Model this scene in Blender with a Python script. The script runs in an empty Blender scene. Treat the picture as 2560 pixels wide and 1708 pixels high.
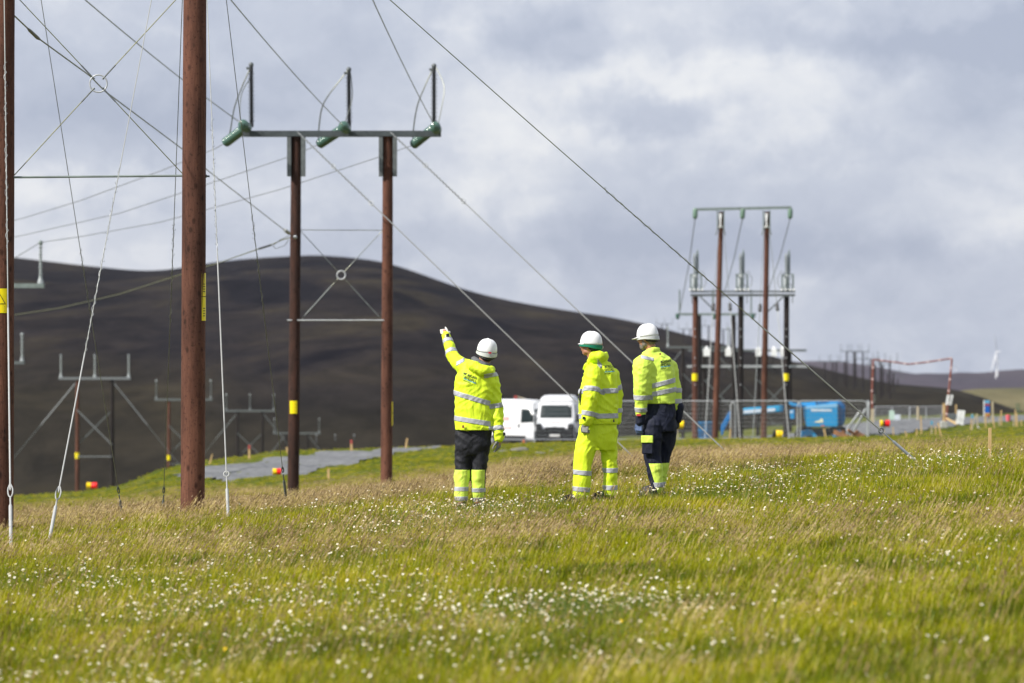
import bpy, bmesh, math, random
import numpy as np
from mathutils import Vector, Matrix, Euler, noise as mnoise
from mathutils.bvhtree import BVHTree
R = math.radians
HAZE = 3.5e-5
random.seed(7); np.random.seed(7)
S = bpy.context.scene
C = S.collection

# ------------------------------------------------------------------ camera, sky, sun, exposure
F = 9600.0            # focal length in source pixels (2560 wide)
cam_d = bpy.data.cameras.new('camera'); cam = bpy.data.objects.new('camera', cam_d); C.objects.link(cam)
cam.rotation_euler = (R(90), 0, 0); cam.location = (0, 0, 0)
cam_d.sensor_width = 36.0; cam_d.lens = 36.0 * F / 2560.0
cam_d.clip_start = 0.5; cam_d.clip_end = 30000
cam_d.dof.use_dof = True; cam_d.dof.focus_distance = 44.0; cam_d.dof.aperture_fstop = 2.9
cam_d.dof.aperture_blades = 0
S.camera = cam
S.view_settings.view_transform = 'Standard'; S.view_settings.look = 'None'
S.view_settings.gamma = 1.0; S.view_settings.exposure = 0.42; S.view_settings.use_curve_mapping = False
try:
    S.cycles.use_denoising = True
    S.cycles.max_bounces = 6; S.cycles.diffuse_bounces = 3; S.cycles.glossy_bounces = 3
    S.cycles.transmission_bounces = 4; S.cycles.transparent_max_bounces = 8; S.cycles.volume_bounces = 0
    S.cycles.sample_clamp_indirect = 6.0
except Exception:
    pass

SUN_AZ = R(-60)        # sun stands to the left of and behind the camera
SUN_EL = R(42)
sdir = Vector((math.sin(SUN_AZ) * math.cos(SUN_EL), -math.cos(SUN_AZ) * math.cos(SUN_EL), math.sin(SUN_EL)))
sun_d = bpy.data.lights.new('sun', 'SUN'); sun = bpy.data.objects.new('sun', sun_d); C.objects.link(sun)
sun_d.energy = 5.0; sun_d.angle = R(0.5); sun_d.color = (1.0, 0.95, 0.87)
sun.rotation_euler = sdir.to_track_quat('Z', 'Y').to_euler(); sun.location = (0, 0, 60)

W = bpy.data.worlds.new('World'); S.world = W; W.use_nodes = True
def world():
    nt = W.node_tree; nt.nodes.clear(); N = nt.nodes.new; L = nt.links.new
    out = N('ShaderNodeOutputWorld')
    sky = N('ShaderNodeTexSky'); sky.sky_type = 'NISHITA'; sky.sun_disc = False
    sky.sun_elevation = SUN_EL; sky.sun_rotation = math.atan2(sdir.x, sdir.y)
    b1 = N('ShaderNodeBackground'); b1.inputs[1].default_value = 0.08; L(sky.outputs[0], b1.inputs[0])
    tc = N('ShaderNodeTexCoord')
    def vm(op, a, b=None):
        n = N('ShaderNodeVectorMath'); n.operation = op
        L(a, n.inputs[0])
        if b is not None:
            if isinstance(b, tuple): n.inputs[1].default_value = b
            else: L(b, n.inputs[1])
        return n.outputs[1] if op == 'LENGTH' else n.outputs[0]
    def mt(op, a, b=None, clamp=False):
        n = N('ShaderNodeMath'); n.operation = op; n.use_clamp = clamp
        for i, v in enumerate((a, b)):
            if v is None: continue
            if isinstance(v, (int, float)): n.inputs[i].default_value = v
            else: L(v, n.inputs[i])
        return n.outputs[0]
    d = tc.outputs['Generated']
    def nz(vec, scale, detail=6, rough=0.55, out_i=0):
        n = N('ShaderNodeTexNoise'); n.inputs['Scale'].default_value = scale
        n.inputs['Detail'].default_value = detail; n.inputs['Roughness'].default_value = rough
        L(vec, n.inputs['Vector']); return n.outputs[out_i]
    st = vm('MULTIPLY', d, (1.0, 1.0, 1.5))
    w1 = vm('MULTIPLY', vm('SUBTRACT', nz(st, 30, 6, .6, 1), (0.5, 0.5, 0.5)), (0.05, 0.05, 0.05))
    stw = vm('ADD', st, w1)
    n1 = nz(vm('ADD', stw, (1.37, 0.2, 0.61)), 12, 9, 0.55)
    n2 = nz(vm('ADD', stw, (4.1, 2.2, 0.3)), 44, 8, 0.62)
    dens = mt('ADD', mt('MULTIPLY', mt('SUBTRACT', n1, 0.5), 1.8), mt('MULTIPLY', mt('SUBTRACT', n2, 0.5), 0.5))
    dens = mt('ADD', dens, 0.5)
    # cloud masses standing where the photograph has them
    dw = vm('ADD', d, vm('MULTIPLY', vm('SUBTRACT', nz(d, 70, 7, .62, 1), (0.5, 0.5, 0.5)), (0.034, 0.0, 0.026)))
    for px, py, sx, sy, amp in ((1930, 240, 290, 120, .36), (1420, 230, 230, 110, .25), (1640, 330, 420, 60, .20),
                                (1610, 285, 230, 60, -.62), (1700, 120, 520, 50, -.16), (2450, 110, 330, 50, -.30),
                                (1150, 90, 120, 130, .20), (1380, 90, 150, 90, -.24), (300, 330, 300, 70, -.12),
                                (130, 130, 300, 120, -.10), (1150, 480, 420, 60, .16), (2200, 640, 520, 50, -.22),
                                (1850, 590, 700, 55, -.16), (2500, 600, 130, 80, .22), (200, 470, 260, 45, .22),
                                (500, 150, 300, 60, .14), (1600, 15, 700, 60, .14), (2350, 330, 300, 60, -.06),
                                (700, 430, 500, 80, .04), (1250, 780, 1500, 90, -.10)):
        dx = (px - 1280) / F; dz = (854 - py) / F
        q = vm('MULTIPLY', vm('SUBTRACT', dw, (dx, 1.0, dz)), (F / sx, 0.6, F / sy))
        g = mt('MULTIPLY', mt('POWER', 2.718, mt('MULTIPLY', mt('POWER', vm('LENGTH', q), 2.6), -0.7)), amp)
        dens = mt('ADD', dens, g)
    cr = N('ShaderNodeValToRGB'); e = cr.color_ramp.elements
    e[0].position = 0.10; e[0].color = (0.278, 0.310, 0.395, 1)
    e[1].position = 1.0; e[1].color = (0.660, 0.660, 0.655, 1)
    m = e.new(0.42); m.color = (0.378, 0.407, 0.480, 1)
    m = e.new(0.62); m.color = (0.480, 0.500, 0.550, 1)
    m = e.new(0.80); m.color = (0.580, 0.588, 0.608, 1)
    L(dens, cr.inputs[0])
    b2 = N('ShaderNodeBackground'); b2.inputs[1].default_value = 1.09; L(cr.outputs[0], b2.inputs[0])
    mix = N('ShaderNodeMixShader'); mix.inputs[0].default_value = 0.93
    L(b1.outputs[0], mix.inputs[1]); L(b2.outputs[0], mix.inputs[2]); L(mix.outputs[0], out.inputs[0])
world()

# ------------------------------------------------------------------ helpers
def P(px, py, d):
    """A place in metres: the sight line of a photograph pixel met at depth d."""
    return Vector(((px - 1280.0) / F * d, d, (854.0 - py) / F * d))
def pxm(d): return F / d

def lin(r, g, b):
    f = lambda v: (v / 255.0 / 12.92) if v / 255.0 <= 0.04045 else ((v / 255.0 + 0.055) / 1.055) ** 2.4
    return (f(r), f(g), f(b), 1.0)

MATS = {}
def mat(name, col, rough=0.7, metal=0.0, var=0.0, scale=8.0, bump=0.0, bscale=60.0, spec=0.3, col2=None, stretch=(1, 1, 1), emit=None, coords='Object', detail=6, contrast=(0.3, 0.7)):
    if name in MATS: return MATS[name]
    m = bpy.data.materials.new(name); m.use_nodes = True; nt = m.node_tree
    b = nt.nodes['Principled BSDF']; N = nt.nodes.new; L = nt.links.new
    col = tuple(col) if len(col) == 4 else tuple(col) + (1.0,)
    b.inputs['Base Color'].default_value = col
    b.inputs['Roughness'].default_value = rough; b.inputs['Metallic'].default_value = metal
    b.inputs['Specular IOR Level'].default_value = spec
    tc = N('ShaderNodeTexCoord'); mp = N('ShaderNodeMapping'); L(tc.outputs[coords], mp.inputs[0]); mp.inputs['Scale'].default_value = stretch
    if var or col2:
        n = N('ShaderNodeTexNoise'); n.inputs['Scale'].default_value = scale; n.inputs['Detail'].default_value = detail
        n.inputs['Roughness'].default_value = 0.62; L(mp.outputs[0], n.inputs['Vector'])
        cr = N('ShaderNodeValToRGB'); L(n.outputs[0], cr.inputs[0])
        cr.color_ramp.elements[0].position = contrast[0]; cr.color_ramp.elements[1].position = contrast[1]
        c2 = (tuple(col2) if len(col2) == 4 else tuple(col2) + (1.0,)) if col2 else tuple(min(1, c * (1 + var)) for c in col[:3]) + (1.0,)
        c1 = col if col2 else tuple(c * (1 - var) for c in col[:3]) + (1.0,)
        cr.color_ramp.elements[0].color = c1; cr.color_ramp.elements[1].color = c2
        L(cr.outputs[0], b.inputs['Base Color'])
    if bump:
        n2 = N('ShaderNodeTexNoise'); n2.inputs['Scale'].default_value = bscale; n2.inputs['Detail'].default_value = 5
        L(mp.outputs[0], n2.inputs['Vector'])
        bp = N('ShaderNodeBump'); bp.inputs['Strength'].default_value = bump; bp.inputs['Distance'].default_value = 0.02
        L(n2.outputs[0], bp.inputs['Height']); L(bp.outputs[0], b.inputs['Normal'])
    MATS[name] = m
    return m

OFF = {}
def tag(o, label=None, cat=None, group=None, kind=None):
    if label: o['label'] = label
    if cat: o['category'] = cat
    if group: o['group'] = group
    if kind: o['kind'] = kind
    return o
def empty(name, loc=(0, 0, 0), rz=0.0, label=None, cat=None, group=None, kind=None):
    o = bpy.data.objects.new(name, None); C.objects.link(o); o.location = loc; o.rotation_euler = (0, 0, rz)
    o.empty_display_size = 0.2
    return tag(o, label, cat, group, kind)
def copy_tree(o, parent=None):
    c = o.copy(); C.objects.link(c); c.parent = parent
    for ch in list(o.children): copy_tree(ch, c)
    return c

class MB:
    def __init__(s): s.v = []; s.f = []; s.m = []; s.cm = 0
    def add(s, vs, fs):
        o = len(s.v); s.v += [tuple(v) for v in vs]
        for f in fs: s.f.append(tuple(i + o for i in f)); s.m.append(s.cm)
        return s
    def box(s, c, size, rot=None, taper=1.0):
        c = Vector(c); hx, hy, hz = size[0] / 2, size[1] / 2, size[2] / 2
        vs = []
        for z, t in ((-hz, 1.0), (hz, taper)):
            for x, y in ((-hx, -hy), (hx, -hy), (hx, hy), (-hx, hy)):
                v = Vector((x * t, y * t, z))
                if rot is not None: v = rot @ v
                vs.append(c + v)
        return s.add(vs, [(3, 2, 1, 0), (4, 5, 6, 7), (0, 1, 5, 4), (1, 2, 6, 5), (2, 3, 7, 6), (3, 0, 4, 7)])
    def beam(s, p0, p1, w, h, up=(0, 0, 1)):
        p0 = Vector(p0); p1 = Vector(p1); d = p1 - p0; l = d.length; d.normalize()
        up = Vector(up); sx = d.cross(up)
        if sx.length < 1e-4: sx = Vector((1, 0, 0))
        sx.normalize(); uz = sx.cross(d)
        rot = Matrix((sx, d, uz)).transposed()
        return s.box((p0 + p1) / 2, (w, l, h), rot)
    def ring_loft(s, rings, cap=True):
        n = len(rings[0]); vs = [v for r in rings for v in r]; fs = []
        for i in range(len(rings) - 1):
            for j in range(n):
                k = (j + 1) % n
                fs.append((i * n + j, i * n + k, (i + 1) * n + k, (i + 1) * n + j))
        if cap:
            fs.append(tuple(reversed(range(n)))); fs.append(tuple((len(rings) - 1) * n + j for j in range(n)))
        return s.add(vs, fs)
    def tube(s, pts, r, n=8, cap=True):
        pts = [Vector(p) for p in pts]; rs = r if isinstance(r, (list, tuple)) else [r] * len(pts)
        t0 = (pts[1] - pts[0]).normalized()
        a = Vector((0, 0, 1)) if abs(t0.z) < 0.9 else Vector((1, 0, 0))
        u = t0.cross(a).normalized(); rings = []
        for i, p in enumerate(pts):
            if i == 0: t = t0
            elif i == len(pts) - 1: t = (pts[i] - pts[i - 1]).normalized()
            else: t = ((pts[i + 1] - p).normalized() + (p - pts[i - 1]).normalized()).normalized()
            u = (u - t * u.dot(t)).normalized(); w = t.cross(u)
            rings.append([p + (u * math.cos(2 * math.pi * j / n) + w * math.sin(2 * math.pi * j / n)) * rs[i] for j in range(n)])
        return s.ring_loft(rings, cap)
    def lathe(s, p0, p1, prof, n=12):
        """prof: list of (t, radius), t from 0 at p0 to 1 at p1."""
        p0 = Vector(p0); p1 = Vector(p1); t = (p1 - p0).normalized()
        a = Vector((0, 0, 1)) if abs(t.z) < 0.9 else Vector((1, 0, 0))
        u = t.cross(a).normalized(); w = t.cross(u)
        rings = [[p0.lerp(p1, q) + (u * math.cos(2 * math.pi * j / n) + w * math.sin(2 * math.pi * j / n)) * max(r, 1e-4) for j in range(n)] for q, r in prof]
        return s.ring_loft(rings)
    def ball(s, c, r, n=10, m=6):
        c = Vector(c); r = Vector(r) if isinstance(r, (tuple, list, Vector)) else Vector((r, r, r))
        rings = []
        for i in range(m + 1):
            th = math.pi * i / m; th = min(max(th, 0.02), math.pi - 0.02)
            rings.append([c + Vector((r.x * math.sin(th) * math.cos(2 * math.pi * j / n), r.y * math.sin(th) * math.sin(2 * math.pi * j / n), -r.z * math.cos(th))) for j in range(n)])
        return s.ring_loft(rings)
    def torus(s, c, nrm, r, rt, n=24, m=8):
        c = Vector(c); nrm = Vector(nrm).normalized()
        a = Vector((0, 0, 1)) if abs(nrm.z) < 0.9 else Vector((1, 0, 0))
        u = nrm.cross(a).normalized(); w = nrm.cross(u)
        vs = []; fs = []
        for i in range(n):
            dd = u * math.cos(2 * math.pi * i / n) + w * math.sin(2 * math.pi * i / n)
            for j in range(m):
                vs.append(c + dd * (r + rt * math.cos(2 * math.pi * j / m)) + nrm * rt * math.sin(2 * math.pi * j / m))
        for i in range(n):
            for j in range(m):
                fs.append((i * m + j, i * m + (j + 1) % m, ((i + 1) % n) * m + (j + 1) % m, ((i + 1) % n) * m + j))
        return s.add(vs, fs)
    def mesh(s, name, mats, off=(0, 0, 0), smooth=True):
        me = bpy.data.meshes.new(name); o = Vector(off)
        me.from_pydata([tuple(Vector(v) - o) for v in s.v], [], s.f)
        for m in (mats if isinstance(mats, (list, tuple)) else [mats]): me.materials.append(m)
        if any(s.m): me.polygons.foreach_set('material_index', s.m)
        me.validate()
        bm = bmesh.new(); bm.from_mesh(me); bmesh.ops.recalc_face_normals(bm, faces=bm.faces); bm.to_mesh(me); bm.free()
        if smooth:
            me.polygons.foreach_set('use_smooth', [True] * len(me.polygons))
            try: me.set_sharp_from_angle(angle=R(40))
            except Exception: pass
        me.update()
        return me
    def build(s, name, mats, parent=None, world=True, smooth=True, label=None, cat=None, group=None, kind=None, bevel=0.0):
        off = Vector((0, 0, 0))
        if world:
            q = parent
            while q is not None: off += q.location; q = q.parent
        elif parent is None: pass
        loc = None
        if parent is None and world:
            xs = np.array(s.v); off = Vector(((xs[:, 0].min() + xs[:, 0].max()) / 2, (xs[:, 1].min() + xs[:, 1].max()) / 2, xs[:, 2].min())); loc = off
        me = s.mesh(name, mats, off, smooth)
        o = bpy.data.objects.new(name, me); C.objects.link(o)
        if loc is not None: o.location = loc
        o.parent = parent
        if bevel:
            b = o.modifiers.new('bevel', 'BEVEL'); b.width = bevel; b.segments = 2; b.limit_method = 'ANGLE'
        return tag(o, label, cat, group, kind)

# ------------------------------------------------------------------ lie of the land
COLS = np.array([-1600, -700, -300, 0, 200, 300, 400, 520, 700, 1000, 1300, 1600, 1900, 2200, 2560, 3000, 3600.])
ROWS = {
 52: [1420, 1362, 1335, 1324, 1317, 1312, 1307, 1303, 1292, 1262, 1221, 1191, 1178, 1164, 1155, 1148, 1140],
 62: [1410, 1350, 1330, 1318, 1310, 1305, 1299, 1294, 1280, 1248, 1204, 1175, 1163, 1151, 1144, 1138, 1132],
 96: [1370, 1315, 1300, 1285, 1280, 1272, 1262, 1255, 1246, 1216, 1172, 1148, 1138, 1128, 1118, 1112, 1108],
 125: [1340, 1290, 1275, 1262, 1252, 1236, 1212, 1206, 1192, 1160, 1137, 1124, 1118, 1112, 1096, 1088, 1084],
 155: [1330, 1275, 1262, 1250, 1238, 1222, 1180, 1160, 1137, 1127, 1116, 1109, 1106, 1102, 1082, 1074, 1068],
 186: [1335, 1280, 1266, 1255, 1240, 1230, 1200, 1168, 1143, 1131, 1117, 1105, 1102, 1096, 1071, 1062, 1056],
 256: [1330, 1275, 1262, 1252, 1238, 1230, 1215, 1190, 1162, 1140, 1122, 1106, 1094, 1056, 1046, 1040, 1036],
 340: [1330, 1275, 1266, 1258, 1245, 1237, 1224, 1205, 1178, 1150, 1124, 1104, 1088, 1050, 1041, 1034, 1030],
 470: [1300, 1250, 1240, 1232, 1222, 1216, 1208, 1196, 1168, 1136, 1108, 1086, 1068, 1044, 1038, 1030, 1026],
}
RD = np.array(sorted(ROWS))
RY = np.array([ROWS[d] for d in RD], float)
def plane_z(x):
    x = np.asarray(x, float); m = np.maximum(0, -x - 2.2)
    return -1.865 + 0.042 * x - 0.05 * np.clip(-x - 0.6, 0, 2.0) - 0.008 * np.minimum(m, 8) ** 2
def row_z(i, px):
    y = np.interp(px, COLS, RY[i]); return (854 - y) / F * RD[i]
def zf(x, d):
    """ground height under a point (numpy arrays or floats)"""
    x = np.asarray(x, float); d = np.asarray(d, float); x, d = np.broadcast_arrays(x, d)
    px = 1280 + F * x / np.maximum(d, 46)
    px = np.clip(px, -1600, 3600)
    knots_d = [20., 34., 45.] + list(RD)
    Z = [plane_z(np.clip(x, -11, 14))] * 3 + [row_z(i, px) for i in range(len(RD))]
    Z = np.array(Z); K = np.array(knots_d)
    # monotone-ish cubic (finite difference tangents, limited)
    dl = (Z[1:] - Z[:-1]) / (K[1:] - K[:-1]).reshape((-1,) + (1,) * x.ndim)
    T = np.zeros_like(Z); T[1:-1] = 0.5 * (dl[1:] + dl[:-1]); T[0] = 0; T[-1] = dl[-1]
    out = np.where(d < 20, Z[0], 0.0)
    for i in range(len(K) - 1):
        h = K[i + 1] - K[i]; t = np.clip((d - K[i]) / h, 0, 1)
        v = (2 * t**3 - 3 * t**2 + 1) * Z[i] + (t**3 - 2 * t**2 + t) * h * T[i] + (-2 * t**3 + 3 * t**2) * Z[i + 1] + (t**3 - t**2) * h * T[i + 1]
        out = np.where((d >= K[i]) & (d < K[i + 1]), v, out)
    out = np.where(d >= K[-1], Z[-1], out)
    # small hummocks
    hum = 0.020 * np.sin(x * 1.9 + 0.6 * d) + 0.022 * np.sin(x * 0.83 - d * 1.13 + 1.3) + 0.016 * np.sin(x * 3.1 + d * 2.3)
    out = out + hum * np.clip(d / 60, 0.5, 3.0) * np.where(d > 40, 1, 0.8)
    return out
def G(px, d, dz=0.0):
    """ground point under pixel column px at depth d"""
    x = (px - 1280) / F * d
    return Vector((x, d, float(zf(x, d)) + dz))
def gz(x, d): return float(zf(x, d))

def in_track(px, d):
    """gravel of the working area and of the access track (numpy)"""
    lo = np.interp(px, [440, 480, 600, 760, 930, 1040, 1100], [135, 128, 123, 125, 135, 146, 158])
    hi = np.interp(px, [440, 480, 600, 760, 930, 1040, 1100], [137, 142, 145, 149, 155, 158, 158])
    a = (px > 440) & (px < 1100) & (d > lo) & (d < hi)
    lo2 = np.interp(px, [900, 1150, 1500, 1900, 2160, 2240, 2420, 2700, 3600], [186, 172, 182, 188, 200, 190, 222, 232, 240])
    hi2 = np.interp(px, [900, 1150, 1500, 1900, 2160, 2420, 2700, 3600], [198, 205, 212, 225, 262, 285, 290, 300])
    b = (px > 1180) & (d > lo2) & (d < hi2)
    return a | b
# ------------------------------------------------------------------ ground, tracks, hills
def ground_mat():
    m = bpy.data.materials.new('ground_turf'); m.use_nodes = True; nt = m.node_tree; N = nt.nodes.new; L = nt.links.new
    b = nt.nodes['Principled BSDF']; b.inputs['Roughness'].default_value = 0.95; b.inputs['Specular IOR Level'].default_value = 0.1
    tc = N('ShaderNodeTexCoord')
    def nz(s, det=6, stretch=(1, 1, 1)):
        mp = N('ShaderNodeMapping'); mp.inputs['Scale'].default_value = stretch; L(tc.outputs['Object'], mp.inputs[0])
        n = N('ShaderNodeTexNoise'); n.inputs['Scale'].default_value = s; n.inputs['Detail'].default_value = det; n.inputs['Roughness'].default_value = .65
        L(mp.outputs[0], n.inputs['Vector']); return n.outputs[0]
    def ramp(f, stops):
        cr = N('ShaderNodeValToRGB'); L(f, cr.inputs[0]); e = cr.color_ramp.elements
        e[0].position, e[0].color = stops[0][0], stops[0][1] + (1,); e[1].position, e[1].color = stops[-1][0], stops[-1][1] + (1,)
        for p, c in stops[1:-1]: q = e.new(p); q.color = c + (1,)
        return cr.outputs[0]
    at = N('ShaderNodeAttribute'); at.attribute_name = 'dry'
    c1 = ramp(nz(0.9, 8, (1, 0.35, 1)), [(.30, (.045, .070, .004)), (.5, (.090, .115, .008)), (.7, (.125, .120, .02))])
    c2 = ramp(nz(1.7, 8, (1, 0.4, 1)), [(.30, (.15, .12, .045)), (.52, (.21, .17, .07)), (.7, (.14, .13, .035))])
    mx = N('ShaderNodeMix'); mx.data_type = 'RGBA'; L(at.outputs['Fac'], mx.inputs[0]); L(c1, mx.inputs[6]); L(c2, mx.inputs[7])
    L(mx.outputs[2], b.inputs['Base Color'])
    bp = N('ShaderNodeBump'); bp.inputs['Strength'].default_value = 1.0; bp.inputs['Distance'].default_value = 0.15
    L(nz(5, 8), bp.inputs['Height']); L(bp.outputs[0], b.inputs['Normal'])
    return m

def dryness(x, d):
    """0 = lush green, 1 = dry straw coloured; patches laid out over the meadow"""
    px = 1280 + F * x / np.maximum(d, 1); v = np.zeros_like(x) + 0.04
    def blob(cx, cd, sx, sd, a):
        return a * np.exp(-((px - cx) / sx) ** 2 - ((d - cd) / sd) ** 2)
    v = v + blob(300, 48, 620, 5.5, .70) + blob(900, 51, 420, 5.0, .75) + blob(1650, 59, 480, 8, .85) + blob(1250, 58, 420, 8, .70)
    v = v + blob(1500, 34.5, 620, 2.0, .62) + blob(900, 36.5, 600, 2.6, .55) + blob(2300, 33, 500, 3.0, .40) + blob(300, 37.5, 500, 3.5, .38)
    v = v + blob(900, 24.0, 400, 1.6, .35) + blob(2350, 24.6, 260, 1.4, .30) + blob(500, 22.6, 500, 1.2, .20)
    v = v + blob(900, 80, 900, 26, .62) + blob(500, 105, 400, 14, .45) + blob(1700, 95, 900, 22, .45) - blob(2400, 80, 330, 32, .25)
    v = v - blob(1350, 41, 560, 3.2, .25) - blob(2250, 44, 420, 5, .30) - blob(300, 41.5, 380, 1.8, .2)
    v = v - blob(700, 128, 260, 6, .9) - blob(1200, 128, 320, 14, .6) - blob(520, 156, 300, 9, .5) - blob(400, 140, 140, 12, .5)
    n = 0.20 * np.sin(x * 0.9 + d * .55 + 1) * np.sin(x * .41 - d * .8) + 0.16 * np.sin(x * 2.1 - d * 1.3 + 2 * np.sin(d * .4 + x))
    return np.clip(v + n, 0, 1)

def grid_obj(name, ds, halfw, cols, matl, zfun, attr=None, mask=None, lift=0.0, kind='structure'):
    xs_u = np.linspace(-1, 1, cols); V = []; 
    D = np.repeat(ds[:, None], cols, 1); X = xs_u[None, :] * np.array([halfw(d) for d in ds])[:, None]
    Z = zfun(X, D) + lift
    V = np.stack([X, D, Z], -1).reshape(-1, 3)
    n = len(ds); i, j = np.meshgrid(np.arange(n - 1), np.arange(cols - 1), indexing='ij')
    q = np.stack([i * cols + j, i * cols + j + 1, (i + 1) * cols + j + 1, (i + 1) * cols + j], -1).reshape(-1, 4)
    if mask is not None:
        cx = V[q].mean(1); q = q[mask(cx[:, 0], cx[:, 1])]
        used = np.unique(q); remap = -np.ones(len(V), int); remap[used] = np.arange(len(used)); V = V[used]; q = remap[q]
    me = bpy.data.meshes.new(name); me.from_pydata(V.tolist(), [], q.tolist())
    me.polygons.foreach_set('use_smooth', [True] * len(me.polygons)); me.materials.append(matl)
    if attr:
        a = me.attributes.new('dry', 'FLOAT', 'POINT'); a.data.foreach_set('value', attr(V[:, 0], V[:, 1]).astype(np.float32))
    me.update(); o = bpy.data.objects.new(name, me); C.objects.link(o); tag(o, kind=kind)
    return o

ds = np.concatenate([np.array([-60, -30, -10, 4]), np.linspace(12, 66, 110), np.linspace(67, 300, 190), np.linspace(305, 480, 30)])
grid_obj('ground', ds, lambda d: 16 + 0.235 * max(d, 20), 240, ground_mat(), zf, dryness)

gravel = mat('gravel_grey', (.10, .105, .112), .95, var=.25, scale=3.0, bump=.9, bscale=14, spec=.1, coords='Object', col2=(.19, .197, .207))
def tmask(x, d): return in_track(1280 + F * x / d, d)
grid_obj('gravel_track', np.linspace(118, 310, 300), lambda d: 16 + 0.235 * d, 420, gravel, zf, mask=tmask, lift=0.035)

def moor_mat(name, dark, mid, green, sc=.004, low=None, hb=0.0):
    m = bpy.data.materials.new(name); m.use_nodes = True; nt = m.node_tree; N = nt.nodes.new; L = nt.links.new
    b = nt.nodes['Principled BSDF']; b.inputs['Roughness'].default_value = 1.0; b.inputs['Specular IOR Level'].default_value = 0.0
    tc = N('ShaderNodeTexCoord')
    def nz(s, det, stretch, rough=.6):
        mp = N('ShaderNodeMapping'); mp.inputs['Scale'].default_value = stretch; mp.inputs['Rotation'].default_value = (0, R(-9), 0); L(tc.outputs['Object'], mp.inputs[0])
        n = N('ShaderNodeTexNoise'); n.inputs['Scale'].default_value = s; n.inputs['Detail'].default_value = det; n.inputs['Roughness'].default_value = rough
        n.inputs['Distortion'].default_value = 0.6
        L(mp.outputs[0], n.inputs['Vector']); return n.outputs[0]
    cr = N('ShaderNodeValToRGB'); L(nz(sc, 9, (1, .12, 5.0)), cr.inputs[0]); e = cr.color_ramp.elements
    e[0].position = .38; e[0].color = dark + (1,); e[1].position = .64; e[1].color = green + (1,); q = e.new(.52); q.color = mid + (1,)
    cr2 = N('ShaderNodeValToRGB'); L(nz(sc * 5, 7, (1, .15, 3.0), .75), cr2.inputs[0]); e = cr2.color_ramp.elements
    e[0].position = .3; e[0].color = (.62, .62, .64, 1); e[1].position = .7; e[1].color = (1.45, 1.38, 1.30, 1)
    src = cr.outputs[0]
    if low:
        sp = N('ShaderNodeSeparateXYZ'); L(tc.outputs['Object'], sp.inputs[0])
        ma = N('ShaderNodeMath'); ma.operation = 'MULTIPLY_ADD'; L(nz(sc * .4, 8, (1, .12, 5.0)), ma.inputs[0]); ma.inputs[1].default_value = -22; L(sp.outputs[2], ma.inputs[2])
        mr = N('ShaderNodeMapRange'); mr.inputs[1].default_value = -12; mr.inputs[2].default_value = -22; mr.inputs[3].default_value = 0; mr.inputs[4].default_value = .6; L(ma.outputs[0], mr.inputs[0])
        m0 = N('ShaderNodeMix'); m0.data_type = 'RGBA'; L(mr.outputs[0], m0.inputs[0]); L(src, m0.inputs[6]); m0.inputs[7].default_value = low + (1,); src = m0.outputs[2]
    mx = N('ShaderNodeMix'); mx.data_type = 'RGBA'; mx.blend_type = 'MULTIPLY'; mx.inputs[0].default_value = 1
    L(src, mx.inputs[6]); L(cr2.outputs[0], mx.inputs[7]); L(mx.outputs[2], b.inputs['Base Color'])
    return m

def hill(name, ridge, d0, d1, base_y, matl, rows=70, cols=260, gully=1.0, px_lo=-1500, px_hi=3900, power=0.8, seed=0.0):
    rx = np.array([r[0] for r in ridge], float); ry = np.array([r[1] for r in ridge], float)
    px = np.linspace(px_lo, px_hi, cols); ridge_y = np.interp(px, rx, ry)
    k = np.exp(-np.linspace(-2, 2, 9) ** 2); k /= k.sum(); ridge_y = np.convolve(np.pad(ridge_y, 4, 'edge'), k, 'valid')
    by = np.interp(px, [r[0] for r in base_y], [r[1] for r in base_y])
    V = []
    for i in range(rows):
        t = i / (rows - 1); 
        if t <= .82:
            s = t / .82; d = d0 + (d1 - d0) * s; zb = (854 - by) / F * d0; zr = (854 - ridge_y) / F * d1
            z = zb + (zr - zb) * (s ** power * (1 - .0) if power != 1 else s)
            s_in = math.sin(math.pi * s)
        else:
            s = (t - .82) / .18; d = d1 * (1 + .35 * s); zr = (854 - ridge_y) / F * d1; z = zr - s * s * d1 * .05; s_in = 0
        x = (px - 1280) / F * d
        g = np.array([mnoise.fractal(Vector((a / d1 * 22 + seed, d / d1 * 9, seed)), 1.0, 2.0, 4) for a in x])
        z = z + g * gully * d1 * .004 * s_in
        V.append(np.stack([x, np.full_like(x, d), z], -1))
    V = np.concatenate(V); i, j = np.meshgrid(np.arange(rows - 1), np.arange(cols - 1), indexing='ij')
    q = np.stack([i * cols + j, i * cols + j + 1, (i + 1) * cols + j + 1, (i + 1) * cols + j], -1).reshape(-1, 4)
    me = bpy.data.meshes.new(name); me.from_pydata(V.tolist(), [], q.tolist()); me.materials.append(matl)
    me.polygons.foreach_set('use_smooth', [True] * len(me.polygons)); me.update()
    o = bpy.data.objects.new(name, me); C.objects.link(o); tag(o, kind='structure'); return o

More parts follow.
